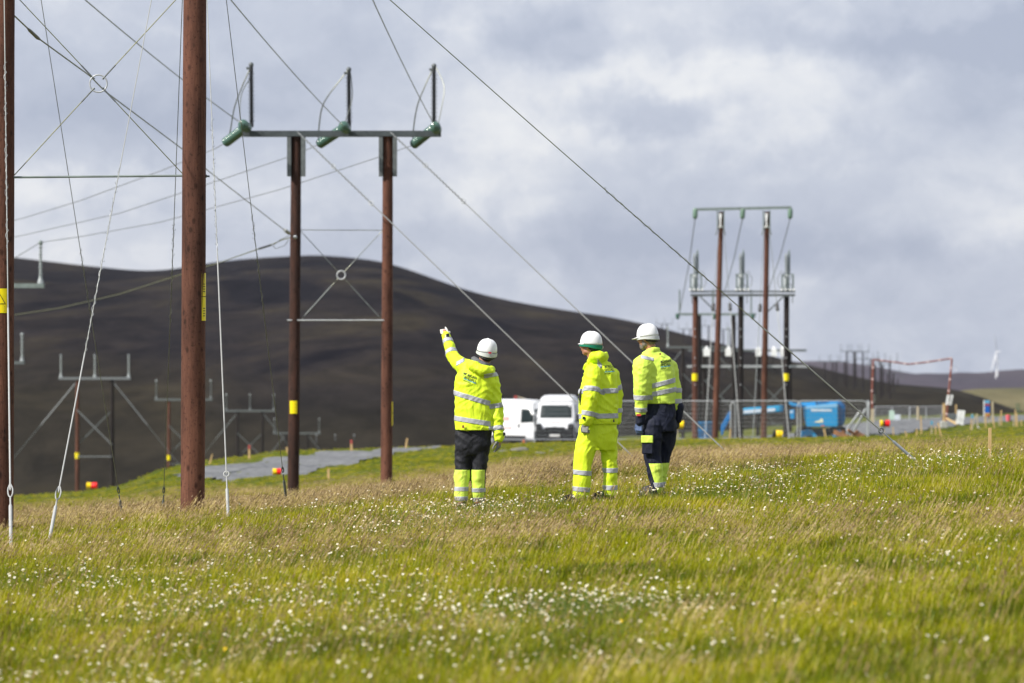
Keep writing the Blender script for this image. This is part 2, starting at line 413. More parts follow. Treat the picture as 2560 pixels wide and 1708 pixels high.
RIDGE = [(-1500, 600), (-700, 610), (-300, 622), (33, 643), (218, 665), (330, 676), (381, 678), (436, 673), (545, 654), (640, 645), (719, 641), (784, 637), (872, 643), (959, 654),
         (1035, 678), (1115, 708), (1198, 735), (1300, 757), (1416, 776), (1530, 793), (1634, 815), (1740, 843), (1852, 872), (1994, 906), (2124, 938), (2222, 961),
         (2311, 967), (2370, 974), (2434, 987), (2488, 1008), (2536, 1027), (2600, 1045), (2750, 1062), (3900, 1075)]
BASE = [(-1500, 1290), (0, 1245), (400, 1225), (700, 1190), (1000, 1155), (1300, 1130), (1600, 1108), (1900, 1090), (2200, 1068), (2600, 1062), (3900, 1080)]
moor = moor_mat('moor_heather_cloud_shade', (.0100, .0100, .0135), (.0215, .0195, .0205), (.033, .029, .0225), .030, low=(.026, .0240, .0165))  # cloud shadow over the hill is put into these dark heather colours
hill('hill', RIDGE, 420, 1300, BASE, moor, gully=.7, rows=90)
far1 = moor_mat('far_moor_shade_haze', (.050, .042, .056), (.075, .062, .070), (.13, .105, .080), .0012)  # cloud shade and some distance haze mixed into the purple moor colour
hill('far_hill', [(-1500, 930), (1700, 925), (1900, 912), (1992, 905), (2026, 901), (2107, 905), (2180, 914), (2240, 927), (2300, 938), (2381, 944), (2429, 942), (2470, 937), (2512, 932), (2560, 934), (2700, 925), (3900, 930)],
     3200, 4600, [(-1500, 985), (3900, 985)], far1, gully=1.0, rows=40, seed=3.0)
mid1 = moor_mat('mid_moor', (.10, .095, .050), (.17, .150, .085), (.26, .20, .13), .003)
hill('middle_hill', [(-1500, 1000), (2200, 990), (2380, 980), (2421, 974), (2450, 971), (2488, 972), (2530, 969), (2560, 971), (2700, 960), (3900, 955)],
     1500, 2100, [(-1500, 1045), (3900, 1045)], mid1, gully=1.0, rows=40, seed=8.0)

# ------------------------------------------------------------------ meadow grass (stuff)
def blade_mat(name, cols, rough=.6, trans=.48, tint=None):
    m = bpy.data.materials.new(name); m.use_nodes = True; nt = m.node_tree; nt.nodes.clear(); N = nt.nodes.new; L = nt.links.new
    out = N('ShaderNodeOutputMaterial'); geo = N('ShaderNodeNewGeometry')
    n = N('ShaderNodeTexNoise'); n.inputs['Scale'].default_value = .75; n.inputs['Detail'].default_value = 6; n.inputs['Roughness'].default_value = .6
    L(geo.outputs['Position'], n.inputs['Vector'])
    oi = N('ShaderNodeObjectInfo')
    a = N('ShaderNodeMath'); a.operation = 'MULTIPLY_ADD'; L(oi.outputs['Random'], a.inputs[0]); a.inputs[1].default_value = .55; 
    a2 = N('ShaderNodeMath'); a2.operation = 'MULTIPLY_ADD'; L(n.outputs[0], a2.inputs[0]); a2.inputs[1].default_value = 2.0; a2.inputs[2].default_value = -.80
    L(a2.outputs[0], a.inputs[2])
    cr = N('ShaderNodeValToRGB'); L(a.outputs[0], cr.inputs[0]); e = cr.color_ramp.elements
    e[0].position = .1; e[0].color = cols[0] + (1,); e[1].position = .9; e[1].color = cols[-1] + (1,)
    for k, c in enumerate(cols[1:-1]): q = e.new(.1 + .8 * (k + 1) / (len(cols) - 1)); q.color = c + (1,)
    df = N('ShaderNodeBsdfDiffuse'); tr = N('ShaderNodeBsdfTranslucent'); L(cr.outputs[0], df.inputs[0]); L(cr.outputs[0], tr.inputs[0])
    gl = N('ShaderNodeBsdfGlossy'); gl.inputs['Roughness'].default_value = .45; gl.inputs[0].default_value = (.9, .9, .8, 1)
    mx = N('ShaderNodeMixShader'); mx.inputs[0].default_value = trans; L(df.outputs[0], mx.inputs[1]); L(tr.outputs[0], mx.inputs[2])
    m2 = N('ShaderNodeMixShader'); m2.inputs[0].default_value = .022; L(mx.outputs[0], m2.inputs[1]); L(gl.outputs[0], m2.inputs[2])
    L(m2.outputs[0], out.inputs[0]); return m
G1 = blade_mat('grass_green', [(.100, .145, .001), (.240, .272, .001), (.370, .368, .002), (.47, .41, .020)])
G2 = blade_mat('grass_straw', [(.26, .21, .035), (.38, .31, .075), (.50, .41, .14)], trans=.25)
G3 = blade_mat('grass_seedhead', [(.155, .098, .055), (.27, .185, .09), (.44, .34, .16)], trans=.25)

def clump(name, nb, rad, h0, h1, w, lean, mats, heads=0, hh=(.22, .36), dry_frac=0.0, seed=0):
    rnd = random.Random(seed); v = []; f = []; mi = []
    def blade(bx, by, ang, h, w, ln, mat_i, segs=3):
        dx, dy = math.cos(ang), math.sin(ang); px_, py_ = -dy, dx
        # curve: starts upright, bends along ang plus the wind (+x)
        o = len(v)
        for s in range(segs + 1):
            t = s / segs; ww = w * (1 - t ** 1.6) + .0004
            cx = bx + (dx * ln * .5 + lean) * h * t * t; cy = by + dy * ln * .5 * h * t * t; cz = h * t * (1 - .12 * t)
            v.append((cx - px_ * ww, cy - py_ * ww, cz)); v.append((cx + px_ * ww, cy + py_ * ww, cz))
        for s in range(segs):
            a = o + 2 * s; f.append((a, a + 1, a + 3, a + 2)); mi.append(mat_i)
    for i in range(nb):
        r = rad * math.sqrt(rnd.random()); th = rnd.uniform(0, 6.283)
        blade(r * math.cos(th), r * math.sin(th), rnd.uniform(0, 6.283), rnd.uniform(h0, h1), w * rnd.uniform(.7, 1.3), rnd.uniform(.2, 1.3), 1 if rnd.random() < dry_frac else 0)
    for i in range(heads):
        r = rad * math.sqrt(rnd.random()); th = rnd.uniform(0, 6.283); h = rnd.uniform(*hh); bx, by = r * math.cos(th), r * math.sin(th)
        ln = lean * rnd.uniform(.8, 1.5); ya = rnd.uniform(-.15, .15)
        pts = [Vector((bx + ln * h * t * t, by + ya * h * t, h * t * (1 - .1 * t))) for t in (0, .35, .7, 1.0)]
        o = len(v); w2 = .0016
        for p in pts: v.append((p.x, p.y - w2, p.z)); v.append((p.x, p.y + w2, p.z + .001))
        for s in range(3): a = o + 2 * s; f.append((a, a + 1, a + 3, a + 2)); mi.append(1)
        # feathery panicle
        tdir = (pts[3] - pts[2]).normalized(); L_ = rnd.uniform(.05, .09)
        for k in range(5):
            c = pts[3] + tdir * L_ * (k / 4 - .35); ww = .0048 * (1 - abs(k / 4 - .4)) ; q = rnd.uniform(0, 3.14)
            e1 = Vector((math.cos(q) * .6, math.sin(q), .5)) * ww * rnd.uniform(.8, 1.8); e2 = tdir * L_ * .17
            o = len(v); v += [tuple(c - e1), tuple(c - e2), tuple(c + e1), tuple(c + e2)]; f.append((o, o + 1, o + 2, o + 3)); mi.append(2)
    me = bpy.data.meshes.new(name); me.from_pydata(v, [], f)
    for m in mats: me.materials.append(m)
    me.polygons.foreach_set('material_index', mi); me.update()
    return bpy.data.objects.new(name, me)

def scatter(name, protos, X, Y, Z, idx, rot, scl, label, cat=None):
    coll = bpy.data.collections.new(name + '_source')
    for k, p in enumerate(protos): p.name = '%s_kind_%02d' % (name, k); coll.objects.link(p)
    me = bpy.data.meshes.new(name); me.from_pydata(np.stack([X, Y, Z], -1).tolist(), [], [])
    a = me.attributes.new('idx', 'INT', 'POINT'); a.data.foreach_set('value', idx.astype(np.int32))
    a = me.attributes.new('rot', 'FLOAT_VECTOR', 'POINT'); a.data.foreach_set('vector', rot.astype(np.float32).ravel())
    a = me.attributes.new('scl', 'FLOAT', 'POINT'); a.data.foreach_set('value', scl.astype(np.float32))
    o = bpy.data.objects.new(name, me); C.objects.link(o)
    ng = bpy.data.node_groups.new(name, 'GeometryNodeTree')
    ng.interface.new_socket('Geometry', in_out='INPUT', socket_type='NodeSocketGeometry')
    ng.interface.new_socket('Geometry', in_out='OUTPUT', socket_type='NodeSocketGeometry')
    N = ng.nodes.new; L = ng.links.new
    gi = N('NodeGroupInput'); go = N('NodeGroupOutput'); ci = N('GeometryNodeCollectionInfo')
    ci.inputs['Collection'].default_value = coll; ci.inputs['Separate Children'].default_value = True; ci.inputs['Reset Children'].default_value = True
    ip = N('GeometryNodeInstanceOnPoints'); ip.inputs['Pick Instance'].default_value = True
    def na(nm, t):
        n = N('GeometryNodeInputNamedAttribute'); n.data_type = t; n.inputs[0].default_value = nm; return [q for q in n.outputs if q.enabled and q.name == 'Attribute'][0]
    L(gi.outputs[0], ip.inputs['Points']); L(ci.outputs[0], ip.inputs['Instance'])
    L(na('idx', 'INT'), ip.inputs['Instance Index']); L(na('rot', 'FLOAT_VECTOR'), ip.inputs['Rotation']); L(na('scl', 'FLOAT'), ip.inputs['Scale'])
    L(ip.outputs[0], go.inputs[0])
    md = o.modifiers.new('scatter', 'NODES'); md.node_group = ng
    return tag(o, label, cat, kind='stuff')

rng = np.random.default_rng(11)
def spread(d0, d1, dens, marg=1.4, k=0.142, pref=0.0):
    area = 0; out = []
    step = 1.0; d = d0
    while d < d1:
        s = min(step, d1 - d); hw = k * (d + s) + marg; n = rng.poisson(2 * hw * s * dens(d))
        out.append(np.stack([rng.uniform(-hw, hw, n), rng.uniform(d, d + s, n)], -1)); d += s
    return np.concatenate(out)
NG, ND = 5, 4
protos = [clump('a', 50, .14, .05, .16, .0042, .08, [G1, G2, G3], heads=0, dry_frac=.10, seed=k) for k in range(NG)]
protos += [clump('b', 34, .13, .06, .15, .0032, .32, [G1, G2, G3], heads=11, hh=(.13, .25), dry_frac=.32, seed=20 + k) for k in range(ND)]
protos += [clump('c', 40, .13, .07, .17, .0040, .14, [G1, G2, G3], heads=3, hh=(.16, .28), dry_frac=.18, seed=40 + k) for k in range(3)]
def lay(name, pts, smul, label):
    X, D = pts[:, 0], pts[:, 1]; Z = zf(X, D); dr = dryness(X, D) * np.interp(D, [20, 30, 38, 46], [.60, .68, .88, 1.0]); n = len(X); u = rng.random(n)
    idx = np.where(u < dr * .46 - .02, NG + rng.integers(0, ND, n), np.where(u < dr * .46 + .10, NG + ND + rng.integers(0, 3, n), rng.integers(0, NG, n)))
    dr = dr
    rot = np.stack([rng.uniform(-.06, .06, n), rng.uniform(-.02, .12, n), rng.uniform(-.7, .7, n)], -1)
    patch = .85 + .35 * (0.5 + 0.5 * np.sin(X * 1.3 + D * .7) * np.sin(D * 1.1 - X * .5))
    smul = np.where(D > 105, smul * .55, smul)
    scatter(name, [p.copy() for p in protos], X, D, Z - .01, idx, rot, smul * patch * rng.uniform(.8, 1.25, n), label)
near = spread(16, 66, lambda d: 62)
lay('meadow_grass', near, 1.0, 'wind blown meadow grass, green below and straw coloured on the crest')
farp = spread(66, 185, lambda d: 14 if d < 130 else 7, marg=3.0)
pxp = 1280 + F * farp[:, 0] / farp[:, 1]; farp = farp[~in_track(pxp, farp[:, 1])]
lay('rough_grass', farp, .95, 'rough grass on the slope between the meadow crest and the gravel')

# ------------------------------------------------------------------ daisies and buttercups
PET = mat('daisy_petal', (.80, .79, .74), .6, var=.06, scale=30, spec=.2); YEL = mat('daisy_eye', (.75, .50, .02), .7, var=.1, scale=50)
STM = mat('flower_stem', (.10, .16, .03), .7, var=.2, scale=20); BUT = mat('buttercup_petal', (.85, .60, .01), .35, var=.08, scale=30, spec=.5)
def flower(name, r, h, pet, tilt, seed, np_=12, cup=.15):
    rnd = random.Random(seed); b = MB(); b.cm = 2
    top = Vector((h * .12, 0, h)); b.tube([(0, 0, -.02), (h * .03, 0, h * .5), top], .0012, 4, False)
    rot = Euler((tilt[0], tilt[1], rnd.uniform(0, 6))).to_matrix(); b.cm = 0
    for i in range(np_):
        a = 2 * math.pi * i / np_; a0 = a - math.pi / np_ * .88; a1 = a + math.pi / np_ * .88; z = cup * r * rnd.uniform(.3, 1.5)
        pt = [Vector((math.cos(a0) * r * .3, math.sin(a0) * r * .3, 0)), Vector((math.cos(a0) * r * .85, math.sin(a0) * r * .85, z)), Vector((math.cos(a) * r, math.sin(a) * r, z * 1.1)),
              Vector((math.cos(a1) * r * .85, math.sin(a1) * r * .85, z)), Vector((math.cos(a1) * r * .3, math.sin(a1) * r * .3, 0))]
        b.add([top + rot @ p for p in pt], [(0, 1, 2, 3, 4)])
    b.cm = 1; b.lathe(top - rot @ Vector((0, 0, .001)), top + rot @ Vector((0, 0, r * .35)), [(0, r * .36), (.7, r * .3), (1, r * .1)], 8)
    me = b.mesh(name, [pet, YEL, STM], smooth=False); return me
dz_me = [flower('daisy', rr, hh, PET, (random.uniform(.2, .9), random.uniform(-.5, .3)), k) for k, (rr, hh) in enumerate([(.0092, .17), (.010, .19), (.0082, .16), (.0108, .21), (.0095, .18), (.0088, .20)])]
bt_me = [flower('buttercup', .010, .19, BUT, (.4, .1), 30, 5, .5), flower('buttercup', .011, .21, BUT, (.7, -.2), 31, 5, .5)]
cl = []
# drifts of daisies: (px, d, spread px, spread m, count)
drifts = [(1480, 25.2, 260, 1.1, 190), (1300, 23.5, 500, 2.0, 200), (420, 27.8, 330, 2.0, 170), (900, 26.5, 300, 2.0, 130), (120, 33, 260, 1.6, 90), (300, 30.5, 300, 1.6, 90), (700, 24, 420, 1.4, 120),
          (1180, 40.2, 230, 1.8, 260), (1050, 37.0, 260, 1.3, 130), (900, 42.5, 260, 2.0, 90), (1900, 45.0, 330, 2.8, 330), (1800, 41.0, 300, 1.6, 170), (2350, 48.5, 260, 2.6, 260), (2150, 37, 400, 3.5, 110),
          (700, 33, 420, 3, 110), (2400, 29, 200, 3, 60), (1800, 21.5, 600, 2.0, 70), (300, 21.5, 300, 1.6, 110), (1250, 21.0, 500, 1.2, 80), (1600, 30, 900, 8, 190), (600, 38, 700, 6, 120), (1700, 46, 800, 4, 160)]
for cx, cd, sx, sd, n in drifts:
    n = int(n * 2.0); px_ = rng.normal(cx, sx * .6, n); dd = rng.normal(cd, sd * .6, n); px_ += rng.normal(0, 10, n)
    for a, d_ in zip(px_, dd):
        if 17.5 < d_ < 60: cl.append(((a - 1280) / F * d_, d_))
cl = np.array(cl); 
for it in range(4):   # gather into small bunches as daisies grow
    j = rng.integers(0, len(cl), len(cl)); dd_ = np.abs(cl[j] - cl).sum(1); pull = (dd_ < 1.0) & (rng.random(len(cl)) < .6)
    cl[pull] = cl[j][pull] + rng.normal(0, .05, (pull.sum(), 2))
vis = (np.abs(cl[:, 0]) < .1334 * cl[:, 1] - .02) & (cl[:, 1] > 20.1)
order = np.argsort(np.where(vis, cl[:, 1], 1e6)); first = order[:300]; rest = order[300:]
for k in first:
    x, d_ = cl[k]; o = bpy.data.objects.new('daisy', dz_me[rng.integers(0, 6)]); C.objects.link(o)
    o.location = (x, d_, gz(x, d_)); o.rotation_euler = (0, 0, rng.uniform(0, 6.28)); s_ = rng.uniform(.75, 1.2); o.scale = (s_, s_, rng.uniform(.75, 1.15))
    tag(o, 'small white daisy among the green grass nearest the camera', 'daisy', 'white daisies in the near meadow')
n = len(rest); XX, DD = cl[rest, 0], cl[rest, 1]
scatter('distant_daisies', [bpy.data.objects.new('p', m) for m in dz_me], XX, DD, zf(XX, DD), rng.integers(0, 6, n), np.stack([rng.uniform(-.2, .2, n), rng.uniform(-.2, .2, n), rng.uniform(0, 6.28, n)], -1), rng.uniform(.8, 1.25, n), 'drifts of tiny white daisies in the meadow further off')
for px_, d_ in [(1690, 21.2), (515, 21.9), (555, 21.7), (690, 23.6), (720, 27.5), (1560, 21.9), (170, 31), (205, 30.2), (1090, 27.0), (1290, 36.5), (1100, 30.5), (590, 27.6), (2130, 22.5), (1380, 21.6), (1825, 37.5), (860, 25.2), (1055, 22.2), (2320, 33)]:
    x = (px_ - 1280) / F * d_; o = bpy.data.objects.new('buttercup', bt_me[rng.integers(0, 2)]); C.objects.link(o); o.location = (x, d_, gz(x, d_)); o.rotation_euler = (0, 0, rng.uniform(0, 6))
    o.scale = (1.15,) * 3
    tag(o, 'tiny yellow buttercup among the daisies in the grass', 'buttercup', 'yellow buttercups in the meadow')
# ------------------------------------------------------------------ materials of the line and the site
def wood_mat(name, c1, c2, knots=True):
    m = bpy.data.materials.new(name); m.use_nodes = True; nt = m.node_tree; N = nt.nodes.new; L = nt.links.new
    b = nt.nodes['Principled BSDF']; b.inputs['Roughness'].default_value = .8; b.inputs['Specular IOR Level'].default_value = .22
    tc = N('ShaderNodeTexCoord')
    def nz(s, stretch, det=6, rough=.6):
        mp = N('ShaderNodeMapping'); mp.inputs['Scale'].default_value = stretch; L(tc.outputs['Object'], mp.inputs[0])
        n = N('ShaderNodeTexNoise'); n.inputs['Scale'].default_value = s; n.inputs['Detail'].default_value = det; n.inputs['Roughness'].default_value = rough
        L(mp.outputs[0], n.inputs['Vector']); return n.outputs[0]
    cr = N('ShaderNodeValToRGB'); L(nz(9, (1, 1, .16), 8, .7), cr.inputs[0]); e = cr.color_ramp.elements
    e[0].position = .34; e[0].color = c1 + (1,); e[1].position = .66; e[1].color = c2 + (1,)
    last = cr.outputs[0]
    # knots, drips of creosote and pale flecks
    mp = N('ShaderNodeMapping'); mp.inputs['Scale'].default_value = (9, 9, 5.2); L(tc.outputs['Object'], mp.inputs[0])
    vo = N('ShaderNodeTexVoronoi'); vo.inputs['Scale'].default_value = 1.0; L(mp.outputs[0], vo.inputs['Vector'])
    k = N('ShaderNodeValToRGB'); L(vo.outputs['Distance'], k.inputs[0]); k.color_ramp.elements[0].position = .10; k.color_ramp.elements[0].color = (.30, .28, .28, 1)
    k.color_ramp.elements[1].position = .26; k.color_ramp.elements[1].color = (1, 1, 1, 1)
    mx = N('ShaderNodeMix'); mx.data_type = 'RGBA'; mx.blend_type = 'MULTIPLY'; mx.inputs[0].default_value = .85; L(last, mx.inputs[6]); L(k.outputs[0], mx.inputs[7]); last = mx.outputs[2]
    k2 = N('ShaderNodeValToRGB'); L(nz(30, (1, 1, .8), 3, .8), k2.inputs[0]); k2.color_ramp.elements[0].position = .36; k2.color_ramp.elements[0].color = (.42, .40, .40, 1); k2.color_ramp.elements[1].position = .44; k2.color_ramp.elements[1].color = (1, 1, 1, 1)
    mx = N('ShaderNodeMix'); mx.data_type = 'RGBA'; mx.blend_type = 'MULTIPLY'; mx.inputs[0].default_value = .8; L(last, mx.inputs[6]); L(k2.outputs[0], mx.inputs[7]); last = mx.outputs[2]
    k3 = N('ShaderNodeValToRGB'); L(nz(3.2, (9, 9, .22), 4, .75), k3.inputs[0]); k3.color_ramp.elements[0].position = .335; k3.color_ramp.elements[0].color = (.22, .20, .20, 1); k3.color_ramp.elements[1].position = .375; k3.color_ramp.elements[1].color = (1, 1, 1, 1)
    mx = N('ShaderNodeMix'); mx.data_type = 'RGBA'; mx.blend_type = 'MULTIPLY'; mx.inputs[0].default_value = .9; L(last, mx.inputs[6]); L(k3.outputs[0], mx.inputs[7]); last = mx.outputs[2]
    k4 = N('ShaderNodeValToRGB'); L(nz(1.3, (1, 1, .35), 5, .6), k4.inputs[0]); k4.color_ramp.elements[0].position = .36; k4.color_ramp.elements[0].color = (.55, .52, .52, 1); k4.color_ramp.elements[1].position = .62; k4.color_ramp.elements[1].color = (1.12, 1.05, 1.0, 1)
    mx = N('ShaderNodeMix'); mx.data_type = 'RGBA'; mx.blend_type = 'MULTIPLY'; mx.inputs[0].default_value = .9; L(last, mx.inputs[6]); L(k4.outputs[0], mx.inputs[7]); last = mx.outputs[2]
    L(last, b.inputs['Base Color'])
    bp = N('ShaderNodeBump'); bp.inputs['Strength'].default_value = .7; bp.inputs['Distance'].default_value = .02; L(nz(22, (1, 1, .12), 8, .7), bp.inputs['Height']); L(bp.outputs[0], b.inputs['Normal'])
    return m
WOOD = wood_mat('pole_red_brown', (.080, .034, .023), (.155, .070, .047))
WOOD2 = wood_mat('pole_dark_brown', (.026, .016, .014), (.068, .031, .022))
TAR = wood_mat('pole_tarred', (.014, .012, .013), (.030, .024, .023))
GALV = mat('galvanised_steel', (.42, .44, .46), .5, .35, var=.18, scale=12, spec=.5)
GALVD = mat('weathered_shaded_steel', (.13, .145, .15), .55, .3, var=.25, scale=9, spec=.4)  # weathered fittings; its dark tone also stands in for shade on distant frames
STEELG = mat('grey_green_steel', (.20, .24, .23), .5, .3, var=.2, scale=8, spec=.4)
WIRE = mat('bare_wire', (.17, .18, .15), .45, .5, var=.2, scale=40)
WIREW = mat('sunlit_stay_wire', (.33, .34, .32), .5, .2, var=.15, scale=40)  # paler copy of the stay wire for the sunlit front stays
WIREG = mat('yellow_green_wire', (.13, .135, .055), .5, .2, var=.3, scale=20)
SLEEVE = mat('white_plastic_sleeve', (.37, .38, .38), .55, var=.08, scale=30)
BLACKI = mat('black_rubber_insulator', (.022, .024, .026), .45, spec=.5)
GREYI = mat('grey_insulator', (.30, .33, .34), .4, var=.1, scale=20, spec=.5)
GLASS = mat('green_insulator', (.060, .125, .100), .18, var=.25, scale=15, spec=.7)
YSIGN = mat('yellow_plate', (.83, .68, .005), .45, var=.05, scale=20)
INK = mat('black_print', (.012, .012, .012), .6)
WHITEP = mat('white_paint', (.78, .79, .80), .35, var=.03, scale=5, spec=.5)
TIMB = mat('stake_timber', (.52, .36, .17), .8, var=.2, scale=14, stretch=(1, 1, .2))
TIMBG = mat('weathered_timber', (.42, .36, .25), .85, var=.25, scale=14, stretch=(1, 1, .2))
REDP = mat('red_plastic', (.75, .012, .012), .45, var=.06, scale=10); YELP = mat('yellow_plastic', (.88, .60, .008), .45, var=.06, scale=10)
BLKP = mat('black_plastic', (.02, .02, .022), .5); CONC = mat('concrete', (.36, .36, .34), .9, var=.2, scale=8, bump=.4)

def ribbed(b, p0, p1, r_core, r_shed, sheds, n=12, fit=.06, r_fit=None):
    prof = [(0, r_fit or r_core), (fit, r_fit or r_core), (fit, r_core)]
    for i in range(sheds):
        t0 = fit + (1 - 2 * fit) * i / sheds; dt = (1 - 2 * fit) / sheds; rs = r_shed * (1 if i % 2 == 0 else .8)
        prof += [(t0 + dt * .05, r_core), (t0 + dt * .38, rs), (t0 + dt * .5, rs), (t0 + dt * .62, r_core)]
    prof += [(1 - fit, r_core), (1 - fit, r_fit or r_core), (1, r_fit or r_core)]
    return b.lathe(p0, p1, prof, n)
def pole_mesh(b, base, top, r0, r1, sink=.4, n=28, rough=.006):
    base = Vector(base); top = Vector(top); ax = (top - base); H = ax.length; ax.normalize()
    ns = max(8, int(H / .35)); rings = []; ph = random.uniform(0, 50)
    for i in range(ns + 1):
        t = i / ns; c = base.lerp(top, t) if i else base - ax * sink; r = r0 + (r1 - r0) * t
        rings.append([c + Vector((math.cos(2 * math.pi * j / n), math.sin(2 * math.pi * j / n), 0)) * (r + rough * mnoise.noise(Vector((math.cos(2 * math.pi * j / n) * 1.2 + ph, math.sin(2 * math.pi * j / n) * 1.2, t * H * .8)))) for j in range(n)])
    rings.append([c * 1.0 + (Vector(v) - c) * .8 + ax * .02 for v in rings[-1]])
    return b.ring_loft(rings)

# ------------------------------------------------------------------ the tall H-frame beside the men (depth 46 m)
D1 = 46.0
h1 = empty('h_frame_pole', (P(243, 0, D1).x, D1, gz(P(243, 0, D1).x, D1)), label='nearest and largest twin wooden pole frame with a ring brace, running out of the top', cat='power pole')
ZT = 6.35
def polexy(px_base, px_top_edge, d): return P(px_base, 0, d).x, P(px_top_edge, 0, d).x
for pb, pt, rb, rt in ((2, 9, .152, .140), (481.5, 489.5, .149, .135)):
    xb = P(pb, 0, D1).x; xt = P(pt, 0, D1).x
    b = MB(); pole_mesh(b, (xb, D1, gz(xb, D1)), (xt, D1, ZT), rb, rt); b.build('pole', WOOD, h1)
b = MB(); b.tube([P(33, 443.5, D1 - .02), P(456, 439.5, D1 - .02)], .0135, 8); b.build('brace_bar', STEELG, h1)
b = MB(); b.tube([P(505, 440, D1), P(524, 441, D1)], .011, 8); b.lathe(P(512, 440.5, D1), P(517, 440.7, D1), [(0, .022), (1, .022)], 6); b.build('bolt', GALVD, h1)
rc = P(246, 209, D1)
b = MB(); b.torus(rc, (0, 1, 0), .104, .009, 36, 8); b.build('brace_ring', GALV, h1)
for ex, ey in ((42, -8), (452, -14), (36, 438), (456, 434)):
    e = P(ex, ey, D1); dv = (e - rc).normalized()
    b = MB(); b.tube([rc + dv * .10, e], .0062, 6); r = b.build('brace_rod', WIREG, h1)
    b = MB(); b.tube([rc + dv * .07, rc + dv * .30], .0095, 8); b.lathe(rc + dv * .075, rc + dv * .12, [(0, .016), (.3, .016), (.31, .011), (1, .011)], 6); b.build('turnbuckle', GALVD, r)
# crossarm and insulators above the frame of the picture
AZ = 6.05
cxm = P(250, 0, D1).x
b = MB()
for s in (-1, 1): b.box((cxm, D1 + s * .19, AZ), (5.3, .08, .16))
b.build('crossarm', STEELG, h1)
ph1 = [Vector((cxm + k * 2.4, D1, AZ + .02)) for k in (-1, 0, 1)]
for p in ph1:
    b = MB(); ribbed(b, p + Vector((0, 0, .1)), p + Vector((0, 0, 1.4)), .035, .075, 20, 12); b.build('post_insulator', BLACKI, h1)
# warning plates
def sign_text(s, size, loc, name, parent, m, rot=(R(90), 0, 0), ext=.001, align='CENTER'):
    cu = bpy.data.curves.new(name, 'FONT'); cu.body = s; cu.size = size; cu.align_x = align; cu.align_y = 'CENTER'; cu.extrude = ext
    o = bpy.data.objects.new(name, cu); 
    dg = bpy.context.evaluated_depsgraph_get(); C.objects.link(o); dg.update(); me = bpy.data.meshes.new_from_object(o.evaluated_get(dg)); C.objects.unlink(o)
    bpy.data.objects.remove(o); me.name = name; me.materials.clear(); me.materials.append(m)
    q = bpy.data.objects.new(name, me); C.objects.link(q); q.parent = parent; off = Vector((0, 0, 0)); pp = parent
    while pp is not None: off += pp.location; pp = pp.parent
    q.location = Vector(loc) - off; q.rotation_euler = rot; return q
def curved_plate(b, ax_x, ax_y, r, z0, z1, a0, a1, n=8):
    vs = []; fs = []
    for rr in (r, r + .004):
        for i in range(n + 1):
            a = a0 + (a1 - a0) * i / n
            for z in (z0, z1): vs.append((ax_x + rr * math.sin(a), ax_y - rr * math.cos(a), z))
    m_ = 2 * (n + 1)
    for i in range(n):
        q = 2 * i; fs.append((q, q + 2, q + 3, q + 1)); fs.append((m_ + q, m_ + q + 1, m_ + q + 3, m_ + q + 2)); fs.append((q, m_ + q, m_ + q + 2, q + 2)); fs.append((q + 1, q + 3, m_ + q + 3, m_ + q + 1))
    fs.append((0, 1, m_ + 1, m_)); fs.append((2 * n, m_ + 2 * n, m_ + 2 * n + 1, 2 * n + 1))
    return b.add(vs, fs)
x1 = P(3.5, 0, D1).x
zt, zb = P(0, 722, D1).z, P(0, 783, D1).z
b = MB(); curved_plate(b, x1, D1, .153, zb, zt, R(-62), R(32)); plate = b.build('warning_plate', YSIGN, h1, label='yellow warning plate with lightning triangle')
def on_cyl(x, y, r, u, z): a = u / r; return Vector((x + r * math.sin(a), y - r * math.cos(a), z))
b = MB(); tri = [(-.115, zb + .105), (.075, zb + .105), (-.02, zt - .025)]; cx_, cz_ = -.02, zb + .165
for i in range(3):
    p, q = tri[i], tri[(i + 1) % 3]
    for k in range(8):
        t0, t1 = k / 8, (k + 1) / 8; seg = []
        for t, s in ((t0, 1), (t1, 1), (t1, .86), (t0, .86)):
            u = p[0] + (q[0] - p[0]) * t; z = p[1] + (q[1] - p[1]) * t; u = cx_ + (u - cx_) * s; z = cz_ + (z - cz_) * s
            seg.append(on_cyl(x1, D1, .1592, u, z))
        b.add(seg, [(0, 1, 2, 3)])
bolt = [(-.012, .235), (-.034, .175), (-.018, .178), (-.030, .130), (.002, .190), (-.014, .187)]
b.add([on_cyl(x1, D1, .1592, u, zb + z) for u, z in bolt], [(0, 1, 2), (0, 2, 5), (5, 2, 4), (2, 3, 4)])
for zz in (.07, .045, .02): b.add([on_cyl(x1, D1, .1592, u, zb + z) for u, z in ((-.1, zz), (.06, zz), (.06, zz + .010), (-.1, zz + .010))], [(0, 1, 2, 3)])
b.build('warning_print', INK, plate)
x2 = P(483, 0, D1).x
for ya, yb in ((683, 741), (743, 802)):
    b = MB(); curved_plate(b, x2, D1, .147, P(0, yb, D1).z, P(0, ya, D1).z, R(48), R(140)); pl = b.build('warning_plate', YSIGN, h1, label='narrow yellow plate seen side on at the pole edge')
    b = MB(); z_ = P(0, (ya + yb) / 2 + 8, D1).z
    for k in range(4): b.add([on_cyl(x2, D1, .1532, .147 * R(58 + u), z_ + z) for u, z in ((0, k * .03 - .05), (18, k * .03 - .05), (18, k * .03 - .04), (0, k * .03 - .04))], [(0, 1, 2, 3)])
    b.build('warning_print', INK, pl)

